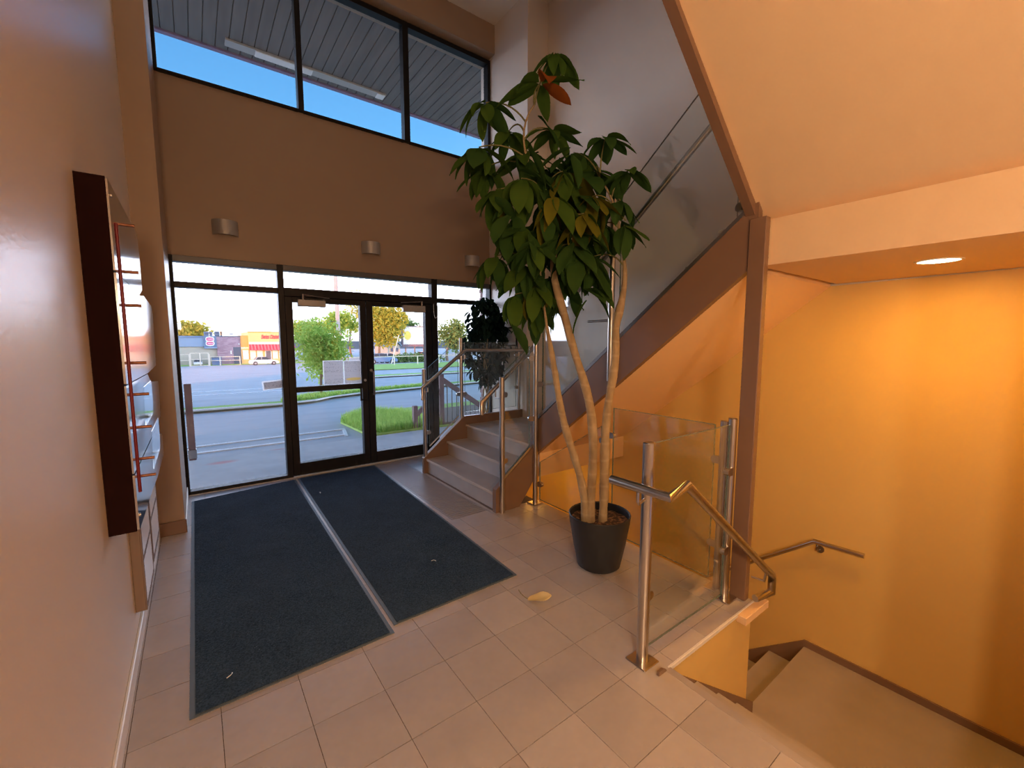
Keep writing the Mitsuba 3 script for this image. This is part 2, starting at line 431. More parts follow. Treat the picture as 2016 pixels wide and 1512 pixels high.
for d, x0, x1, z0, z1, s in ((d1, 0.99, 1.295, 2.018, 2.096, 1), (d2, 2.265, 2.585, 2.005, 2.094, -1)):
    k = obj('door_closer', B(x0, x1, 5.455, 5.515, z0, z1, 0.006), 'aluminium', d)
    a, b = (x0 + 0.06, x1 + 0.05) if s > 0 else (x1 - 0.05, x0 - 0.02)
    obj('closer_arm', cat_(tube([(a, 5.47, z1), (a, 5.47, z1 + 0.06)], 0.016), tube([(a, 5.47, z1 + 0.055), (b, 5.49, z1 + 0.03)], 0.008)), 'steel_dark', k, 40)
obj('wire_loop', tube(curve([(2.725, 5.492, 2.12), (2.715, 5.47, 2.0), (2.735, 5.46, 1.935), (2.765, 5.47, 1.96), (2.765, 5.492, 2.12)], 20), 0.004, 6), 'white', label='thin pale cable looping down from the frame beside the right door closer', cat='cable', smooth=True)

# high windows
w4 = swin('window_4', 'row of three high windows in black frames above the entrance wall')
frame_bar('jamb', w4, -0.15, -0.122, 4.20, 5.66)
for a, b in ((1.107, 1.163), (2.362, 2.438)):
    frame_bar('mullion', w4, a, b, 4.20, 5.66)
frame_bar('jamb', w4, 3.655, 3.70, 4.20, 5.66)
for a, b in ((-0.122, 1.107), (1.163, 2.362), (2.438, 3.655)):
    frame_bar('sill', w4, a, b, 4.195, 4.215)
    frame_bar('head', w4, a, b, 5.60, 5.66)
    pane(w4, a, b, 4.215, 5.60)

# paper notices
def text_rows(p, n, uv):
    row = p.z * 95
    on = smoothstep(0.55, 0.7, noise(p.x * 150, dr.floor(row))) * smoothstep(0.35, 0.5, row - dr.floor(row)) * smoothstep(0.35, 0.6, noise(dr.floor(row) * 0.5, 4.0))
    hi = smoothstep(0.10, 0.07, dr.sqrt(dr.square(p.x - 1.62) * 0.7 + dr.square((p.z - 1.135) * 4.5)))
    return mix(mix((0.55, 0.53, 0.54), (0.18, 0.18, 0.2), 0.6 * on), (0.75, 0.5, 0.08), 0.8 * hi)


scene['notice_print'] = {'type': 'principledthin', 'base_color': proc(text_rows), 'roughness': 0.8, 'spec_trans': 0.0, 'diff_trans': 0.9}
scene['notice_rim'] = {'type': 'principledthin', 'base_color': {'type': 'rgb', 'value': [0.85, 0.85, 0.86]}, 'roughness': 0.8, 'spec_trans': 0.0, 'diff_trans': 1.2}
for x0, x1, z0, z1, lab in ((1.262, 1.486, 1.082, 1.368, 'sheet of printed paper taped to the left door glass, nearer the hinge'),
                            (1.506, 1.706, 1.080, 1.362, 'printed sheet with a yellow band taped to the left door glass by the meeting stile')):
    k = thing('notice', lab, 'notice')
    obj('border', cat_(*[tri(quad((a, 5.556, c), (b, 5.556, c), (b, 5.556, d), (a, 5.556, d))) for a, b, c, d in ((x0 - 0.012, x0, z0 - 0.006, z1 + 0.01), (x1, x1 + 0.004, z0 - 0.006, z1 + 0.01), (x0, x1, z0 - 0.006, z0), (x0, x1, z1, z1 + 0.01))]), 'notice_rim', k)
    obj('sheet', quad((x0, 5.556, z0), (x1, 5.556, z0), (x1, 5.556, z1), (x0, 5.556, z1)), 'notice_print', k)
k = thing('notice', 'tilted white strip sign stuck on the glass left of the doors', 'notice')
rot = trimesh.transformations.rotation_matrix(-math.radians(4.5), [0, 1, 0], [0.70, 5.556, 1.12])
for nm, m, mat in (('border', tri(quad((0.596, 5.558, 1.062), (0.80, 5.558, 1.062), (0.80, 5.558, 1.168), (0.596, 5.558, 1.168))), 'notice_rim'), ('sheet', tri(quad((0.612, 5.554, 1.072), (0.80, 5.554, 1.072), (0.80, 5.554, 1.152), (0.612, 5.554, 1.152))), 'notice_print')):
    m.apply_transform(rot)
    obj(nm, m, mat, k)

# ------------------------------------------------------------------ wall lamps over the doors
def sconce(x, z, lab):
    k = thing('wall_sconce', lab, 'wall lamp', 'half drum wall lamps over the entrance')
    a = np.linspace(0, math.pi, 25)
    out = [(x + 0.118 * math.cos(t), YF - 0.115 * math.sin(t)) for t in a] + [(x + 0.112 * math.cos(t), YF - 0.109 * math.sin(t)) for t in a[::-1]]
    obj('shade', prism(Polygon(out), 'z', z - 0.075, z + 0.075), 'aluminium', k, 40)
    obj('back_plate', B(x - 0.055, x + 0.055, YF - 0.012, YF, z - 0.055, z + 0.055, 0.003), 'white', k)
    obj('socket', tube([(x, YF - 0.012, z), (x, YF - 0.06, z)], 0.018), 'white', k, 40)
    s = trimesh.creation.icosphere(2, 0.032)
    s.apply_scale([1, 1, 1.9])
    obj('bulb', moved(s, x, YF - 0.058, z), 'lamp_off', k, True)


sconce(0.342, 2.80, 'brushed metal half drum wall lamp above the left glass')
sconce(1.885, 2.785, 'brushed metal half drum wall lamp above the double doors')
sconce(3.385, 2.785, 'brushed metal half drum wall lamp beside the tall plant, rightmost of the three')

# ------------------------------------------------------------------ mats, grille
def mat(q, lab):
    k = thing('floor_mat', lab, 'mat')
    poly = Polygon(q)
    xs = q[:, 0].min()
    inner = np.array([(q[0][0] + 0.022, q[0][1] + 0.012), (q[1][0] - 0.022, q[1][1] + 0.012), (q[2][0] - 0.022, q[2][1] - 0.012), (q[3][0] + 0.022, q[3][1] - 0.012)])
    obj('rubber_border', prism(poly, 'z', 0.0, 0.005), 'mat_edge', k)
    obj('pile', prism(Polygon(inner), 'z', 0.004, 0.010), 'mat_pile', k)


mat(matA, 'black ribbed entrance mat in front of the left fixed glass, left of the two')
mat(matB, 'black ribbed entrance mat in front of the double doors, beside the floor grille')
for (x, y), a, lab in (((0.03, 2.33), 0.4, 'tiny white scrap of lint near the front left corner of the left mat'), ((0.98, 4.72), 1.2, 'short white thread of lint on the far end of the right mat'), ((1.33, 2.72), 2.0, 'tiny white scrap of lint near the front of the right mat')):
    obj('lint', tube(curve([(x, y, 0.0125), (x + 0.02 * math.cos(a), y + 0.02 * math.sin(a), 0.0155), (x + 0.035 * math.cos(a + .4), y + 0.035 * math.sin(a + .4), 0.0125)], 8), 0.0022, 6), 'white', smooth=True,
        label=lab, cat='lint', group='lint scraps on the mats')
g = thing('floor_grille', 'long ribbed metal floor grille between the right mat and the steps', 'floor grille')
x0, y0, x1, y1 = 1.788, 3.313, 2.162, 5.417
obj('tray', B(x0, x1, y0, y1, -0.05, -0.03), 'grille_dark', g)
obj('frame', cat_(B(x0, x0 + 0.012, y0, y1, -0.009, 0.002), B(x1 - 0.012, x1, y0, y1, -0.009, 0.002), B(x0, x1, y0, y0 + 0.01, -0.009, 0.002), B(x0, x1, y1 - 0.01, y1, -0.009, 0.002)), 'grille_metal', g)
slat = mikit.ply(B(x0 + 0.012, x1 - 0.012, -0.0102, 0.0102, -0.012, 0.0015, 0.0012), 'grille_metal')
for i in range(57):
    obj('slat', slat, None, g, to_world=T().translate([0, y0 + 0.032 + i * 0.0364, 0]))

# ------------------------------------------------------------------ stairs up
st = thing('staircase', 'tiled entrance staircase with brown stringers turning up along the right wall', 'staircase')
NX = [2.205, 2.485, 2.765]
YN, YFAR = 3.22, 4.72
for i, nx in enumerate(NX):
    z = 0.18 * (i + 1)
    obj('riser', B(nx + 0.022, nx + 0.037, YN + 0.03, YFAR, z - 0.18, z - 0.028), 'tread_tile', st)
    if i < 2:
        obj('tread', B(nx, nx + 0.335, YN + 0.03, YFAR, z - 0.028, z, 0.006), 'tread_tile', st)
for i, nx in enumerate(NX):
    obj('nosing', B(nx - 0.003, nx + 0.014, YN + 0.03, YFAR, 0.18 * (i + 1) - 0.026, 0.18 * (i + 1) + 0.001, 0.003), 'nosing_tan', st)
# the lower landing, in tiles
obj('landing_slab', B(2.80, XR - 0.012, 3.22, YFAR + 0.05, 0.26, 0.512), 'paint_cream', st)
for i in range(4):
    for j in range(5):
        a, b = 2.765 + i * 0.32, 3.25 + j * 0.295
        obj('landing_tile', B(a, min(a + 0.317, XR - 0.013), b, min(b + 0.292, YFAR), 0.512, 0.54, 0.003), 'tread_tile', st)
obj('beam', B(2.73, XR - 0.012, 3.20, 3.34, 0.25, 0.53), 'paint_cream', st)
# stringers of the three steps
far = [(2.172, 0.0), (2.172, 0.185), (2.745, 0.650), (XR - 0.012, 0.650), (XR - 0.012, 0.55), (2.80, 0.50), (2.80, 0.0)]
obj('stringer', prism(far, 'y', YFAR, YFAR + 0.05), 'stringer_brown', st)
near = [(2.19, 0.0), (2.19, 0.225), (2.70, 0.62), (2.70, 0.30), (2.47, 0.0)]
obj('stringer', prism(near, 'y', 3.195, 3.25), 'stringer_brown', st)
# flight along the right wall
def sz(y):
    return 0.873 + 0.796 * (3.158 - y)


def bz(y):
    return 0.54 + 0.79 * (3.14 - y)


YT = 1.20
prof = [(3.27, sz(3.27) - 0.02), (3.27, 0.46), (3.235, bz(3.235)), (YT, bz(YT)), (YT, sz(YT))]
obj('stringer', prism(prof, 'x', 2.68, 2.73), 'stringer_brown', st)
obj('rail_shoe', prism([(3.25, sz(3.25)), (YT + 0.03, sz(YT + 0.03)), (YT + 0.03, sz(YT + 0.03) + 0.035), (3.25, sz(3.25) + 0.035)], 'x', 2.69, 2.72), 'steel_dark', st)
for i in range(9):
    yb = 3.22 - 0.222 * i
    z = 0.54 + 0.198 * (i + 1)
    obj('riser', B(2.73, XR - 0.012, yb - 0.012, yb, z - 0.198, z - 0.028), 'tread_tile', st)
    obj('tread', B(2.73, XR - 0.012, max(yb - 0.235, YT), yb + 0.02, z - 0.028, z, 0.005), 'tread_tile', st)
so = [(3.22, bz(3.22) + 0.0), (1.24, bz(1.24)), (1.24, bz(1.24) + 0.04), (3.22, bz(3.22) + 0.04)]
obj('soffit', prism(so, 'x', 2.73, XR - 0.012), 'paint_cream', st)
# upper landing of that flight with the lamp, carried by the brown post
obj('upper_landing', B(2.72, XR - 0.012, -0.12, 1.20, 2.06, 2.32), 'paint_cream', st)
obj('post', B(2.66, 2.712, 1.145, 1.24, 0.0, 2.33, 0.004), 'stringer_brown', st, label='slim brown steel post from the floor to the landing above')

# the flight over the camera
u = thing('staircase', 'upper flight seen from below with a cream sloping soffit and a brown edge', 'staircase')
M3 = 0.865


def uz(x):
    return 2.335 + M3 * (2.78 - x)


XT = 0.55
obj('soffit', prism([(2.78, uz(2.78)), (XT, uz(XT)), (XT, uz(XT) + 0.05), (2.78, uz(2.78) + 0.05)], 'y', -0.12, 1.22), 'paint_cream', u)
obj('stringer', prism([(2.70, uz(2.78) - 0.0), (XT, uz(XT) + 0.0), (XT, uz(XT) + 0.26), (2.70, uz(2.70) + 0.26)], 'y', 1.22, 1.272), 'stringer_brown', u)
for i in range(9):
    xb = 2.74 - 0.24 * i
    z = 2.335 + 0.207 * (i + 1)
    obj('tread', B(xb - 0.25, xb + 0.02, -0.118, 1.22, z + 0.13, z + 0.158), 'tread_tile', u)
    obj('riser', B(xb - 0.012, xb, -0.118, 1.22, z - 0.05, z + 0.13), 'tread_tile', u)
struct('floor_upper', cat_(B(XL, 0.52, -2.6, 1.27, 4.12, 4.38), B(0.52, XR, -2.6, -0.12, 4.12, 4.38)), 'paint_cream')
struct('wall_upper_well', B(0.55, XR, -0.2, -0.12, 3.85, 4.12), 'paint_side')

# ------------------------------------------------------------------ stairs down
dn = thing('staircase', 'stairs going down to the basement past mustard walls', 'staircase')
RX = [1.80, 2.05, 2.29, 2.53, 2.77]
for i, x in enumerate(RX):
    z0 = -0.195 * i
    obj('riser', B(x - 0.03, x - 0.01, -0.12, 1.12, z0 - 0.195, z0 - 0.03), 'tread_tile', dn)
    if i < 4:
        obj('tread', B(x - 0.012, RX[i + 1] + 0.012, -0.12, 1.105, z0 - 0.225, z0 - 0.195, 0.005), 'tread_tile', dn)
obj('nosing', B(1.765, 1.815, -0.12, 1.115, -0.03, 0.001, 0.005), 'tread_tile', dn)
obj('landing', B(2.76, XR - 0.012, -0.12, 1.235, -1.10, -0.975, 0.006), 'tread_tile', dn)
for i in range(5):
    y = 1.235 + 0.26 * i
    z = -0.975 - 0.195 * (i + 1)
    obj('riser', B(2.71, XR - 0.032, y - 0.03, y - 0.015, z, z + 0.165), 'tread_tile', dn)
    obj('tread', B(2.71, XR - 0.032, y - 0.02, y + 0.262, z - 0.03, z, 0.005), 'tread_tile', dn)
# skirts
sk = [(1.735, 0.0), (1.735, -0.10), (1.79, -0.22), (2.78, -1.02), (2.78, -0.77), (1.79, 0.015), (1.76, 0.03)]
obj('skirt', prism([(1.712, -0.16), (1.712, 0.022), (1.75, 0.022), (2.775, -0.715), (2.775, -0.98), (2.0, -0.36)], 'y', 1.106, 1.12), 'base_brown', dn)
obj('skirt', prism([(-0.12, -0.98), (1.235, -1.12), (2.55, -2.2), (2.55, -2.0), (1.235, -0.92), (-0.12, -0.92)], 'x', XR - 0.03, XR - 0.012), 'base_brown', dn)
# floor edge trims
struct('trim_5', B(1.80, 2.72, 1.108, 1.122, -0.022, 0.002, 0.003), 'base_white', label='pale metal nosing along the floor edge over the stairwell')
struct('trim_6', B(2.50, 2.80, 1.06, 1.118, -0.05, -0.001, 0.004), 'paint_cream', label='pale block at the corner of the floor edge below the post')

# ------------------------------------------------------------------ railings
R_ = 0.0245


def post(parent, x, y, z0, z1, r=R_, plate=True):
    k = obj('post', tube([(x, y, z0), (x, y, z1)], r, 20), 'steel', parent, 40)
    obj('cap', lathe([(0, z1 + 0.004), (r * 0.8, z1 + 0.004), (r, z1), (r, z1 - 0.003)], x, y, 20), 'steel', k, 30)
    if plate:
        obj('base_plate', B(x - 0.06, x + 0.06, y - 0.06, y + 0.06, z0, z0 + 0.008, 0.003), 'steel', k)
    return k


def clamp(parent, x, y, z, dx, dy):
    """A small D-shaped clip from a post towards the glass (dx, dy)."""
    L = math.hypot(dx, dy)
    ux, uy = dx / L, dy / L
    a = np.linspace(-math.pi / 2, math.pi / 2, 13)
    pts = [(0.02, -0.024), *[(0.052 + 0.024 * math.cos(t), 0.024 * math.sin(t)) for t in a], (0.02, 0.024)]
    m = prism(pts, 'y', -0.016, 0.016)
    M = np.eye(4)
    M[:3, 0] = [ux, uy, 0]; M[:3, 1] = [-uy, ux, 0]; M[:3, 3] = [x, y, z]
    m.apply_transform(M)
    return obj('clamp', m, 'steel', parent, 40)


def glass(parent, outline, axis, at, th=0.010):
    """A sheet with polished edges; outline in the plane normal to axis."""
    p = Polygon(outline)
    k = obj('glass_panel', prism(p, axis, at - th / 2, at + th / 2), 'guard_glass', parent)
    ring = p.difference(p.buffer(-0.003, join_style='mitre'))
    obj('polished_edge', prism(Polygon(p.exterior, [p.buffer(-0.0025, join_style='mitre').exterior.coords]), axis, at - th / 2 - 0.0004, at + th / 2 + 0.0004), 'glass_edge', k)
    return k


# far side of the steps and landing
r1 = thing('glass_railing', 'glass railing with steel posts on the far side of the steps, before the small tree', 'railing')
post(r1, 2.205, 4.745, 0.17, 1.275, plate=False)
post(r1, 2.722, 4.745, 0.62, 1.655, plate=False)
post(r1, 3.650, 4.745, 0.65, 1.665, plate=False)
glass(r1, [(2.262, 0.33), (2.675, 0.665), (2.675, 1.62), (2.262, 1.30)], 'y', 4.745)
glass(r1, [(2.77, 0.70), (3.60, 0.70), (3.60, 1.60), (2.77, 1.60)], 'y', 4.745)
for x, z, d in ((2.205, 0.50, 1), (2.205, 1.12, 1), (2.722, 0.94, -1), (2.722, 0.94, 1), (2.722, 1.41, -1), (2.722, 1.41, 1), (3.65, 0.97, -1), (3.65, 1.42, -1)):
    clamp(r1, x, 4.745, z, d, 0)
obj('handrail', tube([(2.148, 4.665, 0.915), (2.148, 4.665, 1.062), (2.735, 4.665, 1.500), (3.90, 4.665, 1.487)], 0.021), 'steel', r1, 40)
for x, z in ((2.215, 1.075), (2.73, 1.455), (3.645, 1.455)):
    obj('bracket', tube([(x, 4.735, z - 0.07), (x, 4.69, z - 0.07), (x, 4.665, z - 0.06), (x, 4.665, z - 0.012)], 0.007, 8), 'steel', r1, 40)
obj('glass_shoe', tube([(2.262, 4.742, 0.324), (2.675, 4.742, 0.659)], 0.009, 8), 'steel', r1, 40)
obj('stringer_cap', prism([(2.170, 0.186), (2.745, 0.651), (2.745, 0.658), (2.170, 0.193)], 'y', 4.718, 4.772), 'nosing_tan', st)
# near side of the steps
r2 = thing('glass_railing', 'glass railing with steel posts along the near side of the three steps', 'railing')
post(r2, 2.25, 3.178, 0.0, 1.285, plate=False)
post(r2, 2.655, 3.178, 0.0, 1.92)
glass(r2, [(2.302, 0.345), (2.605, 0.585), (2.605, 1.57), (2.302, 1.335)], 'y', 3.215)
for x, z, d in ((2.25, 0.49, 1), (2.25, 1.12, 1), (2.655, 0.86, -1), (2.655, 1.45, -1)):
    clamp(r2, x, 3.19, z, d, 0.25 if d > 0 else 0.25)
obj('handrail', tube([(2.098, 3.285, 0.94), (2.098, 3.285, 1.055), (2.655, 3.285, 1.51), (2.72, 3.285, 1.56)], 0.021), 'steel', r2, 40)
obj('shoe', prism([(2.27, 0.29), (2.67, 0.60), (2.67, 0.628), (2.27, 0.318)], 'y', 3.20, 3.235), 'steel', r2)
for x, z in ((2.25, 1.165),):
    obj('bracket', tube([(x, 3.195, z - 0.08), (x, 3.285, z - 0.08), (x, 3.285, z - 0.015)], 0.007, 8), 'steel', r2, 40)
# along the flight
r3 = thing('glass_railing', 'sloping glass railing on top of the brown stringer beside the right flight', 'railing')
k = post(r3, 2.652, 2.255, 1.30, 2.70, plate=False)
obj('glass_panel', prism([(3.13, sz(3.13) + 0.045), (2.30, sz(2.30) + 0.045), (2.30, sz(2.30) + 1.07), (3.13, sz(3.13) + 1.07)], 'x', 2.70, 2.71), 'guard_glass', r3)
obj('glass_panel', prism([(2.215, sz(2.215) + 0.045), (1.335, sz(1.335) + 0.045), (1.335, sz(1.335) + 1.10), (2.215, sz(2.215) + 1.10)], 'x', 2.70, 2.71), 'guard_glass', r3)
for ya, yb, h in ((3.13, 2.30, 1.07), (2.215, 1.335, 1.10)):
    obj('polished_edge', prism([(ya, sz(ya) + h), (yb, sz(yb) + h), (yb, sz(yb) + h + 0.004), (ya, sz(ya) + h + 0.004)], 'x', 2.6995, 2.7105), 'steel_dark', r3)
    obj('polished_edge', prism([(yb, sz(yb) + 0.045), (yb, sz(yb) + h), (yb - 0.004, sz(yb) + h), (yb - 0.004, sz(yb) + 0.045)], 'x', 2.6995, 2.7105), 'steel_dark', r3)
    obj('polished_edge', prism([(ya, sz(ya) + 0.045), (ya, sz(ya) + h), (ya + 0.004, sz(ya) + h), (ya + 0.004, sz(ya) + 0.045)], 'x', 2.6995, 2.7105), 'glass_edge', r3)
for y, z, d in ((2.255, 1.86, 1), (2.255, 1.86, -1), (2.255, 2.42, 1), (2.255, 2.42, -1), (1.27, 2.62, 1), (1.27, 2.42, 1)):
    clamp(r3, 2.672, y, z, 0.5, d)
for z in (1.2, 1.75):
    clamp(r3, 2.665, 3.178, z, 0.5, -1)
obj('handrail', tube([(2.775, 2.98, sz(2.98) + 0.86), (2.775, 1.30, sz(1.30) + 0.86), (2.775, 1.16, sz(1.30) + 0.9)], 0.021), 'steel', r3, 40)
obj('cross_bar', tube([(2.655, 2.255, 1.78), (2.655, 2.50, 1.78)], 0.010, 10), 'steel', r3, 40)
# floor guard beside the well, behind the pot
r4 = thing('glass_railing', 'low glass railing along the stairwell edge behind the plant pot', 'railing')
post(r4, 2.665, 2.275, 0.0, 1.105)
post(r4, 2.662, 1.325, 0.0, 1.115)
glass(r4, [(2.215, 0.05), (1.385, 0.05), (1.385, 1.085), (2.215, 1.085)], 'x', 2.665)
glass(r4, [(3.12, 0.05), (2.335, 0.05), (2.335, 0.92), (3.12, 0.43)], 'x', 2.665)
for y, z, d in ((2.275, 0.86, -1), (2.275, 0.25, -1), (2.275, 0.25, 1), (2.275, 0.80, 1), (1.325, 0.86, 1), (1.325, 0.30, 1)):
    clamp(r4, 2.665, y, z, 0, d)
clamp(r4, 2.655, 3.15, 0.21, 0.1, -1)
# floor guard at the head of the stairs down
r5 = thing('glass_railing', 'glass railing at the head of the basement stairs with a bent steel handrail', 'railing')
post(r5, 1.735, 1.222, 0.0, 1.130, 0.029)
post(r5, 2.600, 1.245, 0.0, 1.150)
glass(r5, [(1.795, 0.045), (2.545, 0.045), (2.545, 1.12), (1.795, 1.12)], 'y', 1.235)
for x, z, d in ((1.735, 0.33, 1), (1.735, 0.80, 1), (2.60, 0.83, -1), (2.60, 0.33, -1)):
    clamp(r5, x, 1.235, z, d, 0)
obj('handrail', tube([(1.65, 1.375, 0.925), (1.65, 1.05, 0.930), (1.795, 1.05, 0.953), (2.80, 1.05, 0.165), (2.80, 1.05, 0.06), (2.66, 1.085, 0.052)], 0.0225), 'steel', r5, 40)
obj('bracket', tube([(1.715, 1.215, 0.86), (1.66, 1.215, 0.845), (1.65, 1.215, 0.86), (1.65, 1.215, 0.905)], 0.007, 8), 'steel', r5, 40)
obj('bracket', tube([(2.70, 1.13, 0.16), (2.71, 1.06, 0.16), (2.71, 1.05, 0.225)], 0.007, 8), 'steel', r5, 40)
# rail on the mustard wall
r6 = thing('handrail', 'steel handrail on the mustard stairwell wall', 'handrail')
obj('rail', tube([(3.97, 0.875, 0.0), (3.97, 1.200, -0.012), (3.97, 3.2, -1.61)], 0.019), 'steel', r6, 40)
for y, z in ((1.175, -0.012), (2.3, -0.89)):
    k = obj('bracket', tube(curve([(3.97, y, z - 0.02), (3.97, y, z - 0.055), (3.99, y, z - 0.075), (4.036, y, z - 0.075)], 10), 0.008, 8), 'steel_dark', r6, True)
    c = trimesh.creation.cylinder(radius=0.03, height=0.008, sections=24)
    c.apply_transform(trimesh.transformations.rotation_matrix(math.pi / 2, [0, 1, 0]))
    obj('wall_rose', moved(c, 4.033, y, z - 0.075), 'steel_dark', k, 40)

# ------------------------------------------------------------------ lamps
def downlight(x, y, z, s, lab, r=0.088):
    k = thing('downlight', lab, 'ceiling light')
    obj('trim_ring', lathe([(r, z + 0.001), (r, z - 0.004), (r + 0.012, z - 0.004), (r + 0.014, z + 0.001)], x, y, 40), 'lamp_trim', k, 30)
    d = trimesh.creation.cylinder(radius=r, height=0.002, sections=40)
    scene[numbered(k + '__diffuser')] = {**mikit.ply(moved(d, x, y, z - 0.001), 'white'), 'emitter': warm(s, AMBER)}


downlight(3.325, 0.525, 2.06, DOWNLIGHT, 'round lit downlight in the soffit over the basement stairs')
downlight(3.35, 4.05, 0.26, DOWNLIGHT * 0.45, 'round downlight under the lower landing, out of direct sight')


def lit_sconce(y, z, lab):
    """The hall's own lamps: frosted half drums on the left wall behind the camera."""
    k = thing('wall_sconce', lab, 'wall lamp')
    a = np.linspace(-math.pi / 2, math.pi / 2, 25)
    out = [(XL + 0.012 + 0.10 * math.cos(t), y + 0.12 * math.sin(t)) for t in a]
    obj('back_plate', B(XL, XL + 0.011, y - 0.13, y + 0.13, z - 0.1, z + 0.1, 0.003), 'aluminium', k)
    scene[numbered(k + '__frosted_shade')] = {**mikit.ply(prism(Polygon(out), 'z', z - 0.09, z + 0.09), 'white', smooth=40), 'emitter': warm(HALL)}


lit_sconce(-0.95, 1.98, 'lit frosted half drum wall lamp on the left wall behind the viewpoint, nearer one')
def fill_lamp(x, y, z, s, lab, r=0.11):  # added unseen fill lamps that brighten the upper right wall
    k = thing('fill_downlight', lab, 'ceiling light')
    obj('trim_ring', lathe([(r, z + 0.001), (r, z - 0.006), (r + 0.016, z - 0.006), (r + 0.018, z + 0.001)], x, y, 40), 'lamp_trim', k, 30)
    d = trimesh.creation.cylinder(radius=r, height=0.002, sections=40)
    scene[numbered(k + '__diffuser')] = {**mikit.ply(moved(d, x, y, z - 0.0012), 'white'), 'emitter': warm(s, (1.0, 0.70, 0.44))}


fill_lamp(0.5, 1.40, ZC, 34.0, 'added unseen round fill light in the high ceiling over the near end of the left mat')
fill_lamp(1.9, 1.40, ZC, 34.0, 'added unseen round fill light in the high ceiling over the tall plant')
lit_sconce(-2.1, 1.98, 'lit frosted half drum wall lamp on the left wall behind the viewpoint, farther one')

# ------------------------------------------------------------------ the directory on the left wall
dk = thing('directory_board', 'dark brown wall unit with shaped mirror plates and red and copper rods', 'wall unit')
obj('case', prism([(2.35, 0.812), (2.35, 2.262), (3.40, 2.262), (3.40, 0.80)], 'x', XL, -0.241), 'directory_brown', dk)
XPL = -0.234
plates = [[(2.356, 1.90), (2.356, 2.258), (3.42, 2.258), (3.49, 2.22), (3.51, 2.09), (3.50, 1.93), (3.30, 1.885)],
          [(2.356, 1.44), (2.356, 1.895), (3.30, 1.88), (3.55, 1.90), (4.12, 1.872), (4.20, 1.82), (4.12, 1.50), (4.09, 1.44), (3.38, 1.425)],
          [(2.356, 1.06), (2.356, 1.435), (3.38, 1.42), (3.55, 1.36), (4.20, 1.315), (4.24, 1.28), (4.15, 1.055), (3.70, 1.045)],
          [(2.356, 0.815), (2.356, 1.055), (3.70, 1.04), (3.78, 0.98), (4.10, 0.925), (4.15, 0.88), (4.12, 0.765), (3.44, 0.765), (3.05, 0.792)]]
for i, pl in enumerate(plates):
    p = Polygon(pl).buffer(-0.004).buffer(0.004)
    obj('mirror_plate', prism(p, 'x', XPL - 0.007, XPL + 0.0015 * (i % 2)), 'chrome_plate', dk)
for (ya, yb, za, zb, xo) in ((2.62, 3.1, 1.22, 1.40, -0.205), (2.75, 3.3, 0.98, 1.16, -0.2)):
    q = Polygon([(ya, za), (yb - 0.06, za), (yb, za + 0.06), (yb, zb), (ya + 0.06, zb), (ya, zb - 0.05)])
    obj('clear_panel', prism(q, 'x', xo, xo + 0.003), 'guard_glass', dk)
obj('red_rail', tube([(-0.222, 2.375, 0.975), (-0.222, 2.37, 2.09)], 0.006, 10), 'red_enamel', dk, 40)
for z in (2.107, 1.912, 1.771, 1.524, 1.386, 1.24, 1.098, 1.02):
    obj('copper_rod', tube([(-0.234, 2.47, z), (-0.172, 2.47, z)], 0.0065, 10), 'copper', dk, 40)
for z in (2.20, 0.87):
    s = trimesh.creation.cylinder(radius=0.008, height=0.006, sections=14)
    s.apply_transform(trimesh.transformations.rotation_matrix(math.pi / 2, [0, 1, 0]))
    obj('screw', moved(s, XPL + 0.004, 2.39, z), 'steel', dk, 40)


def wall_case(lab, y0, y1, z0, z1, xf):
    k = thing('wall_case', lab, 'display case')
    obj('case', B(XL, xf - 0.004, y0, y1, z0, z1, 0.003), 'case_taupe', k)
    obj('front_frame', cat_(B(xf - 0.005, xf, y0, y0 + 0.03, z0, z1), B(xf - 0.005, xf, y1 - 0.03, y1, z0, z1), B(xf - 0.005, xf, y0 + .03, y1 - .03, z0, z0 + 0.03), B(xf - 0.005, xf, y0 + .03, y1 - .03, z1 - 0.03, z1), B(xf - 0.005, xf, y0 + .03, y1 - .03, (z0 + z1) / 2 - 0.012, (z0 + z1) / 2 + 0.012)), 'case_taupe', k)
    for a, b in ((z0 + 0.03, (z0 + z1) / 2 - 0.012), ((z0 + z1) / 2 + 0.012, z1 - 0.03)):
        obj('white_front', B(xf - 0.004, xf - 0.001, y0 + 0.03, y1 - 0.03, a, b), 'white_gloss', k)


P('case_taupe', (0.20, 0.145, 0.115), 0.45)
P('white_gloss', (0.75, 0.77, 0.76), 0.12)
wall_case('taupe wall case with white glossy front low on the left wall, nearer one', 2.88, 3.36, 0.19, 0.74, -0.282)
wall_case('taupe wall case with white glossy front low on the wall, one nearer the pier', 3.43, 3.98, 0.22, 0.76, -0.285)

# framed picture on the right pier
pk = thing('framed_picture', 'small dark framed white certificate on the pier behind the small tree', 'picture')
obj('frame', prism(Polygon([(4.84, 1.545), (5.17, 1.545), (5.17, 1.815), (4.84, 1.815)], [[(4.858, 1.563), (5.152, 1.563), (5.152, 1.797), (4.858, 1.797)]]), 'x', 3.682, 3.70), 'directory_brown', pk)
obj('sheet', B(3.690, 3.70, 4.858, 5.152, 1.563, 1.797), 'white', pk)

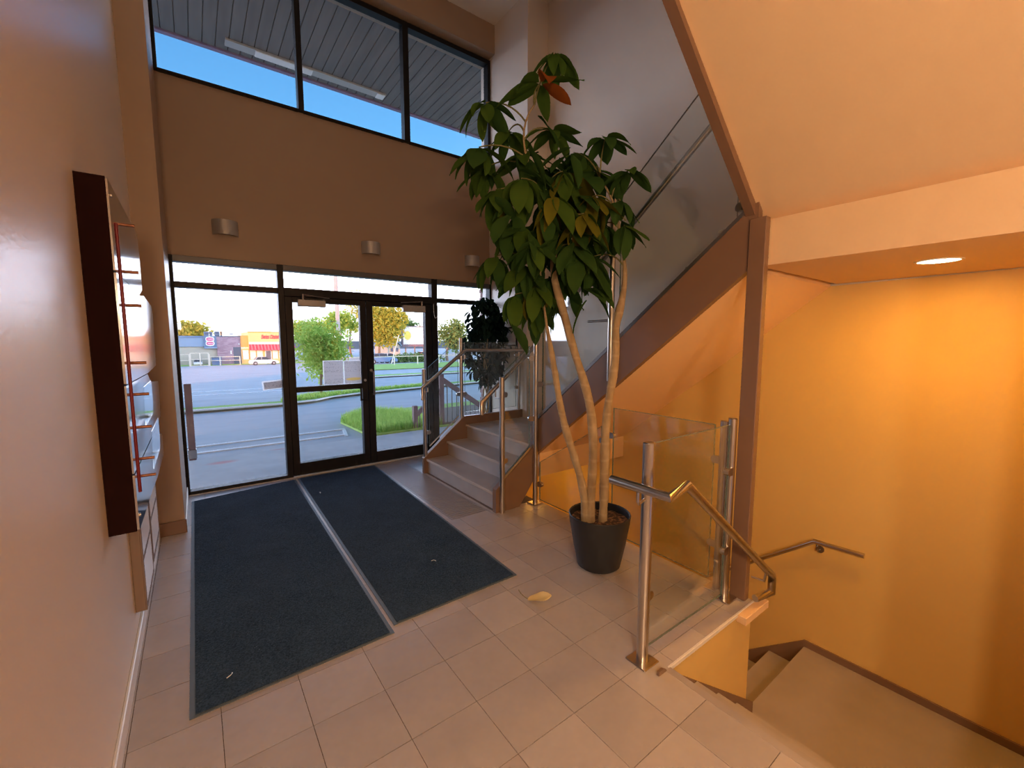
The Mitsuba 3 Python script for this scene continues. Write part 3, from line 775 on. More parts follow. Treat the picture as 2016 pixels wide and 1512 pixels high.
# ------------------------------------------------------------------ tall umbrella plant
pot = thing('plant_pot', 'round black tapered plant pot on the tiles', 'pot')
CX, CY = 2.27, 1.995
prof = [(0.0, 0.0), (0.135, 0.0), (0.153, 0.014), (0.185, 0.17), (0.212, 0.33), (0.217, 0.372), (0.220, 0.386), (0.214, 0.391), (0.207, 0.384), (0.203, 0.30), (0.0, 0.30)]
obj('shell', lathe(prof, CX, CY, 64), 'pot_black', pot, 35)
sv = trimesh.creation.cylinder(radius=0.203, height=0.02, sections=40).subdivide().subdivide()
v = sv.vertices.copy()
v[:, 2] += 0.022 * (meshkit.fbm(v * [22, 22, 0] + 3, 3) - 0.3) * (v[:, 2] > 0)
obj('soil', trimesh.Trimesh(v + [CX, CY, 0.325], sv.faces, process=False), 'soil', pot)

tree = thing('umbrella_plant', 'tall umbrella plant with three bare pale stems and drooping leaves, in the black pot', 'plant')

TR = [[(2.166, 2.039, 0.335), (2.149, 2.088, 0.685), (2.084, 2.182, 1.046), (2.051, 2.257, 1.442), (2.028, 2.311, 1.731), (2.018, 2.357, 2.019), (2.010, 2.382, 2.20)],
      [(2.191, 2.013, 0.325), (2.215, 2.026, 0.577), (2.242, 2.042, 0.865), (2.238, 2.086, 1.190), (2.174, 2.180, 1.550), (2.121, 2.260, 1.875), (2.091, 2.310, 2.091), (2.112, 2.326, 2.343), (2.085, 2.39, 2.669), (2.009, 2.47, 2.849), (1.979, 2.52, 3.066), (2.06, 2.50, 3.30)],
      [(2.268, 1.964, 0.325), (2.292, 1.977, 0.649), (2.316, 1.996, 0.937), (2.357, 2.002, 1.225), (2.412, 2.002, 1.550), (2.421, 2.014, 1.694), (2.461, 2.007, 1.874), (2.498, 2.007, 2.090), (2.494, 2.037, 2.306), (2.479, 2.071, 2.487), (2.397, 2.172, 2.776)]]
CURVES = []
for i, t in enumerate(TR):
    c = curve(t, 46)
    CURVES.append(c)
    s = np.linspace(0, 1, 46)
    r = np.interp(s, [0, 0.5, 0.66, 0.76, 1.0], [0.033, 0.028, 0.022, 0.011, 0.006]) * (1 + 0.06 * np.sin(s * 60 + i) + 0.05 * np.sin(s * 23 + 2 * i))
    if i == 2:
        r = r * (1 + 0.35 * np.exp(-((s - 0.60) / 0.03) ** 2))
    if i == 0:
        r = r * 0.86
    obj('stem', tube(c, r, 14), 'bark', tree, True)


def leaflet(L, Wd, droop, fold=0.25, n=7, wav=0.0, seed=0):
    """A leaf along +x, blade facing +z, drooping along a circular bend, with a folded midrib."""
    s = np.linspace(0, 1, n)
    w = Wd * np.sin(np.pi * np.clip(s * 0.96 + 0.03, 0, 1) ** 0.85) ** 0.75
    w[0] = 0.004
    w[-1] = 0.002
    ang = -droop * s
    x = np.r_[0, np.cumsum(np.cos(ang[:-1])) * L / (n - 1)]
    z = np.r_[0, np.cumsum(np.sin(ang[:-1])) * L / (n - 1)]
    v, f = [], []
    g = np.random.default_rng(seed)
    for i in range(n):
        nx, nz = -math.sin(ang[i]), math.cos(ang[i])
        wv = wav * Wd * math.sin(6 * s[i] + seed)
        for side, k in ((-1, 1.0), (-1, 0.5), (0, 0), (1, 0.5), (1, 1.0)):
            up = fold * w[i] * k + (wv if k == 1.0 else 0) * side
            v.append((x[i] + nx * up, side * k * w[i], z[i] + nz * up))
    for i in range(n - 1):
        for j in range(4):
            a = i * 5 + j
            f += [[a, a + 5, a + 6], [a, a + 6, a + 1]]
    return trimesh.Trimesh(v, f, process=False)


LEAVES = {}
for mname in ('leaf_mid', 'leaf_dark', 'leaf_olive', 'leaf_red'):
    LEAVES[mname] = [mikit.ply(leaflet(1.0, w, d, fo, 8, 0.08, k), mname, smooth=True) for k, (w, d, fo) in enumerate(((0.200, 0.35, 0.2), (0.18, 0.7, 0.25), (0.215, 0.15, 0.13), (0.17, 0.9, 0.3)))]
WH = [(2.226, 2.477, 3.69, .276, 8, .9, 'm'), (2.098, 2.479, 3.451, .308, 7, .35, 'r'), (1.837, 2.788, 3.367, .281, 8, .75, 'm'), (1.746, 2.749, 3.017, .295, 8, .8, 'm'), (2.18, 2.442, 3.14, .228, 8, .4, 'm'),
      (2.42, 2.15, 3.047, .236, 8, .35, 'd'), (2.42, 1.94, 2.759, .205, 8, .4, 'd'), (2.42, 2.003, 2.584, .217, 7, .8, 'd'), (2.42, 2.257, 2.856, .26, 8, .5, 'd'), (2.124, 2.251, 2.787, .298, 8, .95, 'o'),
      (2.033, 2.594, 2.983, .243, 8, .5, 'm'), (1.795, 2.608, 2.691, .254, 8, .8, 'm'), (1.85, 2.383, 2.717, .276, 8, .9, 'o'), (1.973, 2.185, 2.573, .286, 8, 1.1, 'o'), (2.235, 2.081, 2.596, .293, 8, 1.0, 'o'),
      (2.42, 1.963, 2.409, .216, 7, 1.0, 'd'), (1.894, 2.439, 2.428, .267, 8, 1.0, 'm'), (1.795, 2.613, 2.228, .258, 8, .9, 'm'), (1.931, 2.441, 2.164, .29, 8, 1.1, 'd'), (2.145, 2.397, 2.088, .281, 8, 1.1, 'd'),
      (2.143, 2.172, 2.278, .298, 8, 1.2, 'd'), (2.363, 2.19, 2.227, .25, 8, 1.15, 'd'), (1.89, 2.507, 1.953, .24, 8, 1.2, 'm'), (2.265, 2.422, 2.493, .285, 8, 1.0, 'd'), (2.42, 2.156, 2.461, .256, 8, 1.0, 'd'),
      (2.28, 2.17, 2.20, .29, 8, 1.2, 'd'), (2.40, 2.44, 3.04, .27, 8, .7, 'd'), (1.98, 2.36, 2.02, .27, 8, 1.2, 'o'), (2.018, 2.758, 3.199, .232, 7, .6, 'm'), (2.09, 2.475, 1.888, .209, 7, 1.2, 'd'),
      (1.862, 2.84, 2.931, .232, 7, .8, 'm'), (2.105, 2.034, 2.45, .25, 8, 1.1, 'o'), (1.859, 2.256, 2.263, .254, 8, 1.1, 'd'), (2.234, 2.563, 2.93, .29, 8, .8, 'd')]
allc = np.vstack([c[20:] for c in CURVES])
lr = np.random.default_rng(11)
for wi, (x, y, z, L, n, dr_, stl) in enumerate(WH):
    c = np.array([x, y, z])
    low = allc[allc[:, 2] < z - 0.05]
    near_ = low[np.argmin(np.linalg.norm((low - c) * [1, 1, 0.6], axis=1))] if len(low) else allc[0]
    mid = (near_ + c) / 2 + [0, 0, 0.05]
    obj('leaf_stalk', tube(curve([near_, mid, c], 8), np.linspace(0.007, 0.004, 8), 6), 'petiole', tree, True)
    a0 = lr.uniform(0, 6.28)
    tilt = np.array([x - 2.16, y - 2.32, 0.0]) * 0.5
    for k in range(n):
        az = a0 + 2 * math.pi * k / n + lr.uniform(-0.2, 0.2)
        el = -dr_ * lr.uniform(0.45, 1.2)
        d = np.array([math.cos(az) * math.cos(el), math.sin(az) * math.cos(el), math.sin(el)]) + tilt * 0.5
        d /= np.linalg.norm(d)
        side = np.cross([0, 0, 1.0], d); side /= np.linalg.norm(side)
        side = side + 0.35 * lr.uniform(-1, 1) * np.cross(d, side); side /= np.linalg.norm(side)
        up = np.cross(d, side)
        s = L * lr.uniform(0.85, 1.2)
        off = 0.14 * L
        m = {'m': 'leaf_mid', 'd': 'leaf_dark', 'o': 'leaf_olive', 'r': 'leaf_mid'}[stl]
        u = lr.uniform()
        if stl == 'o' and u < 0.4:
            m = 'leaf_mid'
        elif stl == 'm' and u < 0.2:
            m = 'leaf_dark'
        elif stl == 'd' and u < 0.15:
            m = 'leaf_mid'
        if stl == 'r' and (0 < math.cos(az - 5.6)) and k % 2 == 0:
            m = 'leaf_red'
        M = np.eye(4)
        M[:3, 0] = d * s; M[:3, 1] = side * s; M[:3, 2] = up * s
        M[:3, 3] = c + d * off * 0.4
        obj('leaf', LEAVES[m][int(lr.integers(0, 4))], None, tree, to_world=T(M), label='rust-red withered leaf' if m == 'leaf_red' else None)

inner = []
for i in range(150):
    c = np.array([2.10, 2.36, 2.45]) + lr.normal(size=3) * [0.17, 0.17, 0.27]
    az, el = lr.uniform(0, 6.28), -lr.uniform(0.3, 1.25)
    d = np.array([math.cos(az) * math.cos(el), math.sin(az) * math.cos(el), math.sin(el)])
    side = np.cross([0, 0, 1.0], d); side /= np.linalg.norm(side)
    sc_ = lr.uniform(0.2, 0.3)
    M = np.eye(4)
    M[:3, 0], M[:3, 1], M[:3, 2], M[:3, 3] = d * sc_, side * sc_, np.cross(d, side) * sc_, c
    m = leaflet(1.0, 0.21, 0.4, 0.2, 6, 0.08, i)
    m.apply_transform(M); inner.append(m)
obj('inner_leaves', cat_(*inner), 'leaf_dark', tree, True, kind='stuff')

# dry leaf on the tiles
lk = thing('fallen_leaf', 'curled dry yellow leaf lying on the tiles between the mat corner and the glass railing', 'leaf')
lf = leaflet(0.155, 0.034, -0.55, 0.55, 14, 0.35, 3)
lf.apply_transform(trimesh.transformations.rotation_matrix(0.35, [1, 0, 0]))
lf.apply_transform(trimesh.transformations.rotation_matrix(-0.62, [0, 0, 1]))
lf.apply_translation([1.585, 1.965, 0.005 - 0.0])
lf.apply_translation([0, 0, 0.002 - lf.vertices[:, 2].min()])
obj('blade', lf, 'leaf_dry', lk, True)
obj('stalk', tube(curve([(1.586, 1.966, 0.008), (1.570, 1.995, 0.022), (1.562, 2.030, 0.046)], 8), 0.0018, 6), 'petiole', lk, True)

# ------------------------------------------------------------------ small dark tree by the glass
fk = thing('ficus_tree', 'small dark leafy ficus tree standing behind the landing at the right end of the glass', 'plant')
obj('pot', lathe([(0, 0.0), (0.12, 0.0), (0.15, 0.26), (0.14, 0.26), (0.13, 0.22), (0, 0.22)], 3.36, 5.15, 32), 'pot_black', fk, 35)
for i, (o, w) in enumerate((((0.0, 0.0), 0.016), ((0.03, 0.02), 0.013), ((-0.02, 0.03), 0.012))):
    z = np.linspace(0.2, 1.75, 26)
    c = np.c_[3.37 + o[0] * 0.4 + 0.028 * np.sin(z * 9 + 2.1 * i), 5.16 + o[1] * 0.4 + 0.028 * np.cos(z * 9 + 2.1 * i), z]
    obj('trunk', tube(c, np.linspace(w, w * 0.5, 26), 8), 'bark', fk, True)
for i in range(14):
    a, z = 2.4 * i, 1.0 + 0.075 * i
    c = curve([(3.37, 5.16, z), (3.37 + 0.13 * math.cos(a), 5.16 + 0.11 * math.sin(a), z + 0.14), (3.37 + 0.25 * math.cos(a), 5.16 + 0.2 * math.sin(a), z + 0.12)], 8)
    obj('branch', tube(c, np.linspace(0.006, 0.002, 8), 5), 'petiole', fk, True)
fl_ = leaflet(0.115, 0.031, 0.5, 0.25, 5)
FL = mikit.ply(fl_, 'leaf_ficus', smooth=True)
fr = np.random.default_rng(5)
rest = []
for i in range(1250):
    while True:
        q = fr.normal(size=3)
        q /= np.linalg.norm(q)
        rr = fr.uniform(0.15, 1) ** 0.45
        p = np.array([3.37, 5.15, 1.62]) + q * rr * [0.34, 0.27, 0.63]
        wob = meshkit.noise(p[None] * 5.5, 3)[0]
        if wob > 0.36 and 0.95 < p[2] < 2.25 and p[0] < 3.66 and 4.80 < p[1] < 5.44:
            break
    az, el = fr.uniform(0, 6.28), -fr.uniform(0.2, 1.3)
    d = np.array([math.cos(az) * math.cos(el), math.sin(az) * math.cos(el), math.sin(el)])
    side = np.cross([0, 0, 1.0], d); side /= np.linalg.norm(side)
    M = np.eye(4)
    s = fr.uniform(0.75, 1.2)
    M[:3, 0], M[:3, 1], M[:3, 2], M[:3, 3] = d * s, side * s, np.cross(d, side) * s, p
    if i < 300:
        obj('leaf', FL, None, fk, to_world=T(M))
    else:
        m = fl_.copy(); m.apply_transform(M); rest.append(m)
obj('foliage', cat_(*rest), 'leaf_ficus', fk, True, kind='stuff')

# ------------------------------------------------------------------ outdoors
SL = 0.0285


def gz(y):
    return -0.10 - SL * (np.clip(y, 7.5, 76.0) - 7.5)


def ground_patch(poly, dz, m, name, parent=None, step=3.0, **kw):
    """A flat polygon (x, y) laid on the falling ground, cut into strips along y."""
    p = Polygon(poly)
    x0, y0, x1, y1 = p.bounds
    parts = []
    n = max(1, int(math.ceil((y1 - y0) / step)))
    ys = sorted(set([y0 + (y1 - y0) * i / n for i in range(n + 1)] + [y for y in (7.5, 76.0) if y0 < y < y1]))
    for a, b in zip(ys[:-1], ys[1:]):
        c = p.intersection(sbox(x0 - 1, a, x1 + 1, b))
        for g_ in getattr(c, 'geoms', [c]):
            if g_.geom_type == 'Polygon' and g_.area > 1e-6:
                q = prism(g_, 'z', -0.04, 0.0)
                q.vertices[:, 2] += gz(q.vertices[:, 1]) + dz
                parts.append(q)
    return obj(name, cat_(*parts), m, parent, **kw)


G = ground_patch([(-60, 5.75), (110, 5.75), (110, 190), (-60, 190)], 0.0, 'asphalt', 'ground', kind='structure', label='asphalt parking lot and street outside')
ground_patch([(-12, 5.66), (20, 5.66), (20, 7.42), (-12, 7.42)], 0.035, 'concrete', 'sidewalk', kind='structure', label='pale concrete walk right outside the doors with two reddish stains')
ground_patch([(-9, 8.02), (2.15, 8.00), (2.15, 8.08), (-9, 8.08)], 0.02, 'road_paint', 'painted_line', G)
ground_patch([(-9, 8.50), (2.30, 8.62), (2.30, 8.70), (-9, 8.58)], 0.02, 'road_paint', 'painted_line', G)
ground_patch([(2.10, 7.9), (2.16, 7.9), (2.32, 8.67), (2.26, 8.67)], 0.012, 'road_paint', 'painted_line', G)
ground_patch([(-12, 22.6), (3.2, 21.6), (3.2, 21.9), (-12, 22.9)], 0.012, 'road_paint', 'painted_line', G)
ground_patch([(-12, 20.6), (3.2, 19.7), (3.2, 19.9), (-12, 20.8)], 0.012, 'road_paint', 'painted_line', G)
# boulevard strip with kerb
strip = [(-12, 13.95), (1.95, 13.80), (2.9, 14.1), (3.55, 14.85), (4.55, 15.35), (6.8, 15.95), (30, 21.0), (30, 22.1), (6.8, 16.9), (4.4, 16.2), (3.0, 15.9), (2.0, 14.45), (-12, 14.65)]
ground_patch(strip, 0.10, 'turf', 'grass_strip', G)
edge = np.array(strip[:7])
kerb = [tuple(q) for q in edge] + [(x, y - 0.17) for x, y in edge[::-1]]
ground_patch(kerb, 0.11, 'curb', 'curb', G)
ground_patch([(6.5, 25.3), (60, 28.5), (60, 30.2), (6.5, 27.2)], 0.08, 'turf', 'grass_strip', G)
ground_patch([(6.5, 25.0), (60, 28.2), (60, 28.5), (6.5, 25.3)], 0.10, 'curb', 'curb', G)
ground_patch([(6.5, 27.4), (70, 31.0), (70, 35.0), (6.5, 31.5)], 0.05, 'concrete', 'far_sidewalk', G)
ground_patch([(7.5, 36.0), (90, 40), (90, 58), (13, 52)], 0.08, 'turf', 'far_lawn', G)
ground_patch([(-20, 77), (30, 77), (30, 81), (-20, 81)], 0.05, 'turf', 'far_lawn', G)
ground_patch([(2.42, 7.50), (12, 7.50), (12, 10.8), (3.3, 10.6), (2.42, 9.4)], 0.05, 'turf', 'lawn_bed', G)
ground_patch([(3.95, 7.55), (9, 7.55), (9, 9.6), (3.95, 9.6)], 0.09, 'mulch', 'planting_bed', G)


def blades(name, n, poly, h, m, seed, dz, label, w=0.012, lean=0.25):
    g_ = np.random.default_rng(seed)
    p = Polygon(poly)
    x0, y0, x1, y1 = p.bounds
    pts = np.c_[g_.uniform(x0, x1, n * 2), g_.uniform(y0, y1, n * 2)]
    pts = pts[shapely.contains_xy(p, pts[:, 0], pts[:, 1])][:n]
    k = len(pts)
    az = g_.uniform(0, 6.28, k)
    hh = h * g_.uniform(0.5, 1.15, k)
    base = np.c_[pts, gz(pts[:, 1]) + dz]
    dx = np.c_[np.cos(az), np.sin(az), np.zeros(k)] * w
    ln = np.c_[np.cos(az + 1.3), np.sin(az + 1.3), np.zeros(k)] * (hh * lean)[:, None]
    up = np.c_[np.zeros((k, 2)), hh]
    v = np.stack([base - dx, base + dx, base + 0.6 * up + 0.35 * ln + 0.7 * dx, base + 0.6 * up + 0.35 * ln - 0.7 * dx, base + up + ln], 1).reshape(-1, 3)
    o = (np.arange(k) * 5)[:, None]
    f = np.concatenate([o + [0, 1, 2], o + [0, 2, 3], o + [3, 2, 4]])
    obj(name, trimesh.Trimesh(v, f, process=False), m, label=label, cat='grass', kind='stuff')


blades('tall_grass', 7000, [(2.42, 7.55), (3.9, 7.55), (3.9, 9.7), (3.3, 10.6), (2.42, 9.4)], 0.20, 'grass_blade', 3, 0.04, 'tall light green grass growing beside the concrete walk outside the right door', 0.006)
blades('boulevard_grass', 9000, [(2.0, 13.85), (3.0, 14.3), (4.55, 15.5), (9, 16.7), (9, 17.3), (4.4, 16.1), (3.0, 15.8), (2.0, 14.4)], 0.13, 'grass_blade', 4, 0.09, 'green grass on the kerbed strip around the young street tree', 0.012)

# wooden post outside the left glass, brick pier, soffit
pw = thing('wooden_post', 'weathered brown square post standing outside the left glass', 'post')
obj('shaft', B(-0.150, -0.065, 7.54, 7.625, gz(7.5), 1.008, 0.006), 'post_wood', pw)
obj('metal_shoe', B(-0.158, -0.057, 7.532, 7.633, gz(7.5) + 0.03, 0.06, 0.003), 'steel_dark', pw)
bp = struct('brick_pier', B(4.20, 4.70, 5.78, 6.60, -0.12, 3.4), 'mortar', label='brick pier outside the right end of the glass')
bm = {}
for r in range(46):
    z = -0.08 + 0.075 * r
    y = 5.75 + (0.0 if r % 2 else -0.105)
    while y < 6.62:
        a, b = max(y, 5.76), min(y + 0.2, 6.615)
        if b - a > 0.03:
            key = round(b - a, 3)
            if key not in bm:
                bm[key] = mikit.ply(B(4.185, 4.205, 0, b - a, 0, 0.065, 0.003), 'brick')
            obj('brick', bm[key], None, bp, to_world=T().translate([0, a, z]))
        y += 0.21
sf = struct('roof_soffit', B(-2.5, 6.0, 5.75, 7.80, 5.80, 5.95), 'soffit_plank', label='plank soffit of the canopy outside the high windows')
pl = mikit.ply(B(0, 0.142, 5.76, 7.72, 5.765, 5.80, 0.006), 'soffit_plank')
for i in range(44):
    obj('plank', pl, None, sf, to_world=T().translate([-1.0 + 0.15 * i, 0, 0]))
obj('fascia', B(-2.5, 6.0, 7.72, 7.80, 5.74, 6.1, 0.005), 'fascia_metal', sf)
for i, (a, b, m) in enumerate(((0.60, 0.93, 'reflection_dim'), (0.94, 1.72, 'reflection_bright'), (1.73, 2.70, 'reflection_dim'), (2.71, 2.86, 'reflection_bright'))):
    pass
P('reflection_dim', (0.42, 0.42, 0.40), 0.4)  # dim and bright tones of the reflection painted under the soffit
P('reflection_bright', (0.85, 0.85, 0.82), 0.4)
lt = thing('soffit_reflection', 'long white strip under the plank soffit near its edge, standing in for reflected light', 'painted reflection')  # no fixture: pale strips that paint in reflected light on the planks
obj('dim_strip', B(0.60, 2.86, 7.40, 7.56, 5.735, 5.765, 0.004), 'reflection_dim', lt)
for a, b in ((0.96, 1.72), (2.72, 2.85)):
    obj('bright_strip', B(a, b, 7.405, 7.555, 5.722, 5.736, 0.004), 'reflection_bright', lt)

# wooden ramp railing outside
rw = thing('outdoor_railing', 'brown wooden ramp railing with thin balusters outside the right glass', 'railing')
def sq(a, b, w):
    return tube([a, b], w * 0.7071, 4)
obj('post', B(3.30, 3.385, 7.58, 7.665, -0.10, 0.375, 0.005), 'rail_wood', rw)
obj('post', B(3.86, 3.955, 7.58, 7.675, -0.10, 0.955, 0.005), 'rail_wood', rw)
obj('post', B(4.86, 4.945, 7.58, 7.665, -0.10, 0.30, 0.005), 'rail_wood', rw)
obj('rail', prism([(3.36, 0.13), (3.88, 0.60), (3.88, 0.70), (3.36, 0.23)], 'y', 7.595, 7.645), 'rail_wood', rw)
obj('rail', prism([(3.95, 0.78), (4.90, 0.14), (4.90, 0.255), (3.95, 0.895)], 'y', 7.595, 7.645), 'rail_wood', rw)
for i in range(4):
    x = 3.44 + 0.11 * i
    obj('baluster', tube([(x, 7.62, -0.06), (x, 7.62, 0.19 + (x - 3.36) * 0.9)], 0.010, 8), 'steel_dark', rw)
for i in range(8):
    x = 4.04 + 0.108 * i
    obj('baluster', tube([(x, 7.62, -0.02), (x, 7.62, 0.80 - (x - 3.95) * 0.674)], 0.010, 8), 'steel_dark', rw)


def foliage(name, c, rad, n, size, m, parent, seed, lumps=7):
    g_ = np.random.default_rng(seed)
    c, rad = np.array(c, float), np.array(rad, float)
    cl = g_.normal(size=(lumps, 3)); cl /= np.linalg.norm(cl, axis=1, keepdims=True)
    cl = cl * g_.uniform(0.25, 0.72, (lumps, 1))
    p = cl[g_.integers(0, lumps, n)] + g_.normal(size=(n, 3)) * 0.25
    p = p / np.maximum(1, np.linalg.norm(p, axis=1, keepdims=True) / 1.05)
    p = c + p * rad
    d = g_.normal(size=(n, 3)); d /= np.linalg.norm(d, axis=1, keepdims=True)
    e = np.cross(d, g_.normal(size=(n, 3))); e /= np.linalg.norm(e, axis=1, keepdims=True)
    s = (size * g_.uniform(0.6, 1.3, n))[:, None]
    v = np.stack([p - d * s, p + e * s * 0.45, p + d * s, p - e * s * 0.45], 1).reshape(-1, 3)
    o = (np.arange(n) * 4)[:, None]
    f = np.concatenate([o + [0, 1, 2], o + [0, 2, 3]])
    return obj(name, trimesh.Trimesh(v, f, process=False), m, parent, kind='stuff')


def tree_(label, x, y, base, crown_c, crown_r, n, size, m, seed, trunk_r, group=None, lumps=8):
    k = thing('tree', label, 'tree', group)
    z0 = gz(y) if base is None else base
    obj('trunk', tube(curve([(x, y, z0 - 0.05), (x + 0.03, y, (z0 + crown_c[2]) / 2), tuple(crown_c)], 10), np.linspace(trunk_r, trunk_r * 0.45, 10), 8), 'trunk_far', k, True)
    foliage('foliage', crown_c, crown_r, n, size, m, k, seed, lumps)
    return k


yt = tree_('young light green street tree on the kerb strip seen through the left door', 3.44, 15.70, None, (3.56, 15.7, 1.25), (1.02, 0.9, 1.12), 5200, 0.075, 'leaf_spring', 21, 0.055, lumps=16)
for i in range(6):
    a = i * 1.05 + 0.3
    obj('branch', tube(curve([(3.47, 15.7, 0.35 + 0.16 * i), (3.5 + 0.4 * math.cos(a), 15.7 + 0.4 * math.sin(a), 0.75 + 0.2 * i), (3.52 + 0.8 * math.cos(a), 15.7 + 0.75 * math.sin(a), 1.0 + 0.2 * i)], 8), np.linspace(0.022, 0.006, 8), 6), 'trunk_far', yt, True)
tree_('golden green tree behind the far lawn, seen through the right door', 28.1, 79.5, None, (29.2, 79.5, 4.55), (4.4, 3.2, 4.05), 4600, 0.38, 'leaf_gold', 22, 0.25, lumps=14)
tree_('tall sparse tree rising behind the golden tree', 28.2, 98.0, None, (31.4, 98, 9.2), (4.7, 3.6, 4.0), 1100, 0.4, 'leaf_gold', 23, 0.22, lumps=16)
tree_('dark round tree behind the white billboard', 37.5, 94.0, None, (38.3, 94, 4.6), (4.4, 3.5, 2.2), 3000, 0.36, 'leaf_far', 24, 0.3)
tree_('grey green tree right of the billboard', 33.0, 62.0, None, (34.0, 62, 2.2), (3.0, 2.6, 2.8), 2600, 0.3, 'leaf_far', 25, 0.25)
tree_('green tree behind the blue shopfront at the far left', -2.4, 96.0, None, (-1.2, 96, 3.1), (4.4, 3.5, 2.0), 2600, 0.4, 'leaf_gold', 26, 0.3)
tree_('broad green tree behind the young street tree, left one', 17.6, 88.0, None, (17.6, 88, 3.8), (3.8, 3, 2.4), 2200, 0.36, 'leaf_spring', 27, 0.3)
tree_('broad green tree beside the utility pole', 22.2, 84.0, None, (22.4, 84, 4.4), (2.9, 3, 2.7), 2400, 0.36, 'leaf_spring', 28, 0.3)
tree_('bare dark tree between the golden tree and the billboard', 39.3, 112.0, None, (39.7, 112, 4.15), (2.5, 2.3, 3.2), 1100, 0.3, 'leaf_far', 29, 0.25)

# utility pole
up_ = thing('utility_pole', 'tall wooden utility pole behind the young street tree', 'pole')
PX, PY = 9.05, 34.5
obj('shaft', tube([(PX, PY, gz(PY)), (PX - 0.12, PY, 7.4)], [0.17, 0.13], 14), 'pole_wood', up_, 40)
obj('guy_bracket', tube([(PX - 0.75, PY, 3.1), (PX, PY, 3.05)], 0.02, 6), 'steel_dark', up_)

# shopping strip across the lot
YB, ZB = 80.0, -2.12
bb = thing('shop_building', 'low shop with a blue band and tan wall at the left of the far strip', 'building')
obj('wall', B(-14, 2.85, YB + 0.4, YB + 12, ZB, 0.95), 'far_tan', bb)
obj('blue_band', B(-14, 1.25, YB, YB + 0.4, 0.72, 2.06), 'far_blue', bb)
obj('roof_edge', B(-14, 1.25, YB - 0.15, YB + 12, 2.06, 2.36), 'far_bluedark', bb)
obj('sign_wall', B(1.25, 2.85, YB - 0.25, YB + 12, 0.45, 2.36), 'far_bluedark', bb)
obj('canopy', B(1.25, 2.85, YB - 0.9, YB - 0.25, 0.45, 0.62), 'far_blue', bb)
for i in range(3):
    obj('window', B(-9 + 2.6 * i, -7 + 2.6 * i, YB + 0.34, YB + 0.4, -1.6, 0.4), 'far_dark', bb)
sg = thing('shop_sign', 'pair of pink oval plates with white rims on the blue shop', 'sign')
for z in (1.86, 1.22):
    a = np.linspace(0, 2 * math.pi, 28, endpoint=False)
    e = lambda rx, rz: [(2.02 + rx * math.copysign(abs(math.cos(t)) ** 0.75, math.cos(t)), z + rz * math.copysign(abs(math.sin(t)) ** 0.75, math.sin(t))) for t in a]
    obj('rim', prism(Polygon(e(0.56, 0.40)), 'y', YB - 0.33, YB - 0.26), 'white', sg)
    obj('plate', prism(Polygon(e(0.44, 0.25)), 'y', YB - 0.38, YB - 0.32), 'far_pink', sg)
    obj('white_marks', cat_(*[B(1.76 + 0.13 * i, 1.85 + 0.13 * i, YB - 0.40, YB - 0.37, z - 0.06, z + 0.07) for i in range(5)]), 'white', sg)
br = thing('shop_building', 'purple brick shop with a dark doorway between the blue shop and the orange restaurant', 'building')
obj('wall', B(2.86, 5.95, YB - 0.1, YB + 12, ZB, 2.22), 'far_purple', br)
obj('roof_edge', B(2.86, 5.95, YB - 0.2, YB + 12, 2.22, 2.36), 'far_dark', br)
obj('doorway', B(4.95, 5.9, YB - 0.16, YB - 0.08, ZB, 0.62), 'far_dark', br)
obj('lamp_box', B(5.66, 5.80, YB - 0.3, YB - 0.1, 1.0, 1.2), 'white', br)
obj('poster', B(4.55, 4.72, YB - 0.14, YB - 0.09, -0.45, 0.05), 'white', br)
rs = thing('restaurant_building', 'orange restaurant with a cream front, red lettering and a striped red awning', 'building')
obj('side_wall', B(5.96, 7.05, YB - 0.3, YB + 12, 0.62, 2.45), 'far_orange', rs)
obj('lower_wall', B(5.96, 13.5, YB - 0.25, YB + 12, ZB, 0.9), 'far_stucco', rs)
obj('front', B(7.0, 13.5, YB - 0.7, YB + 12, 0.55, 3.02), 'far_stucco', rs)
obj('cornice', B(6.9, 13.5, YB - 0.8, YB - 0.6, 2.92, 3.08), 'far_orange', rs)
obj('cream_band', B(7.02, 13.5, YB - 0.76, YB - 0.69, 1.05, 1.45), 'far_cream', rs)
obj('lamp_band', B(5.97, 7.0, YB - 0.34, YB - 0.26, 0.35, 0.62), 'far_cream', rs)
aw = obj('awning', prism([(YB - 0.7, 1.05), (YB - 1.7, 0.22), (YB - 1.7, 0.14), (YB - 0.7, 0.14)], 'x', 7.05, 13.5), 'far_red', rs)
for i in range(14):
    x = 7.25 + 0.46 * i
    obj('stripe', prism([(YB - 0.7, 1.062), (YB - 1.712, 0.222), (YB - 1.712, 0.13), (YB - 1.70, 0.13), (YB - 1.70, 0.22), (YB - 0.7, 1.05)], 'x', x, x + 0.2), 'far_redlight', aw)
for a, b in ((6.15, 6.95), (7.15, 7.95), (8.08, 8.92), (10.3, 11.1), (11.25, 12.1)):
    w = obj('window', B(a, b, YB - 0.30, YB - 0.24, -1.35, 0.14), 'far_window', rs)
    obj('window_frame', cat_(B(a - 0.06, a, YB - 0.33, YB - 0.24, -1.35, 0.14), B(b, b + 0.06, YB - 0.33, YB - 0.24, -1.35, 0.14)), 'far_orange', w)
dd = obj('door', B(9.35, 10.05, YB - 0.32, YB - 0.24, ZB, -0.05), 'far_dark', rs)
obj('door_frame', cat_(B(9.24, 9.35, YB - 0.36, YB - 0.24, ZB, 0.06), B(10.05, 10.16, YB - 0.36, YB - 0.24, ZB, 0.06), B(9.24, 10.16, YB - 0.36, YB - 0.24, -0.05, 0.06)), 'white', dd)
tx = meshkit.text_mesh('Swiss Chalet', 0.62, 0.08, bold=True)
ex = tx.extents
tx.apply_scale([2.5 / ex[0], 1, 1])
sh = np.eye(4); sh[0, 1] = 0.18
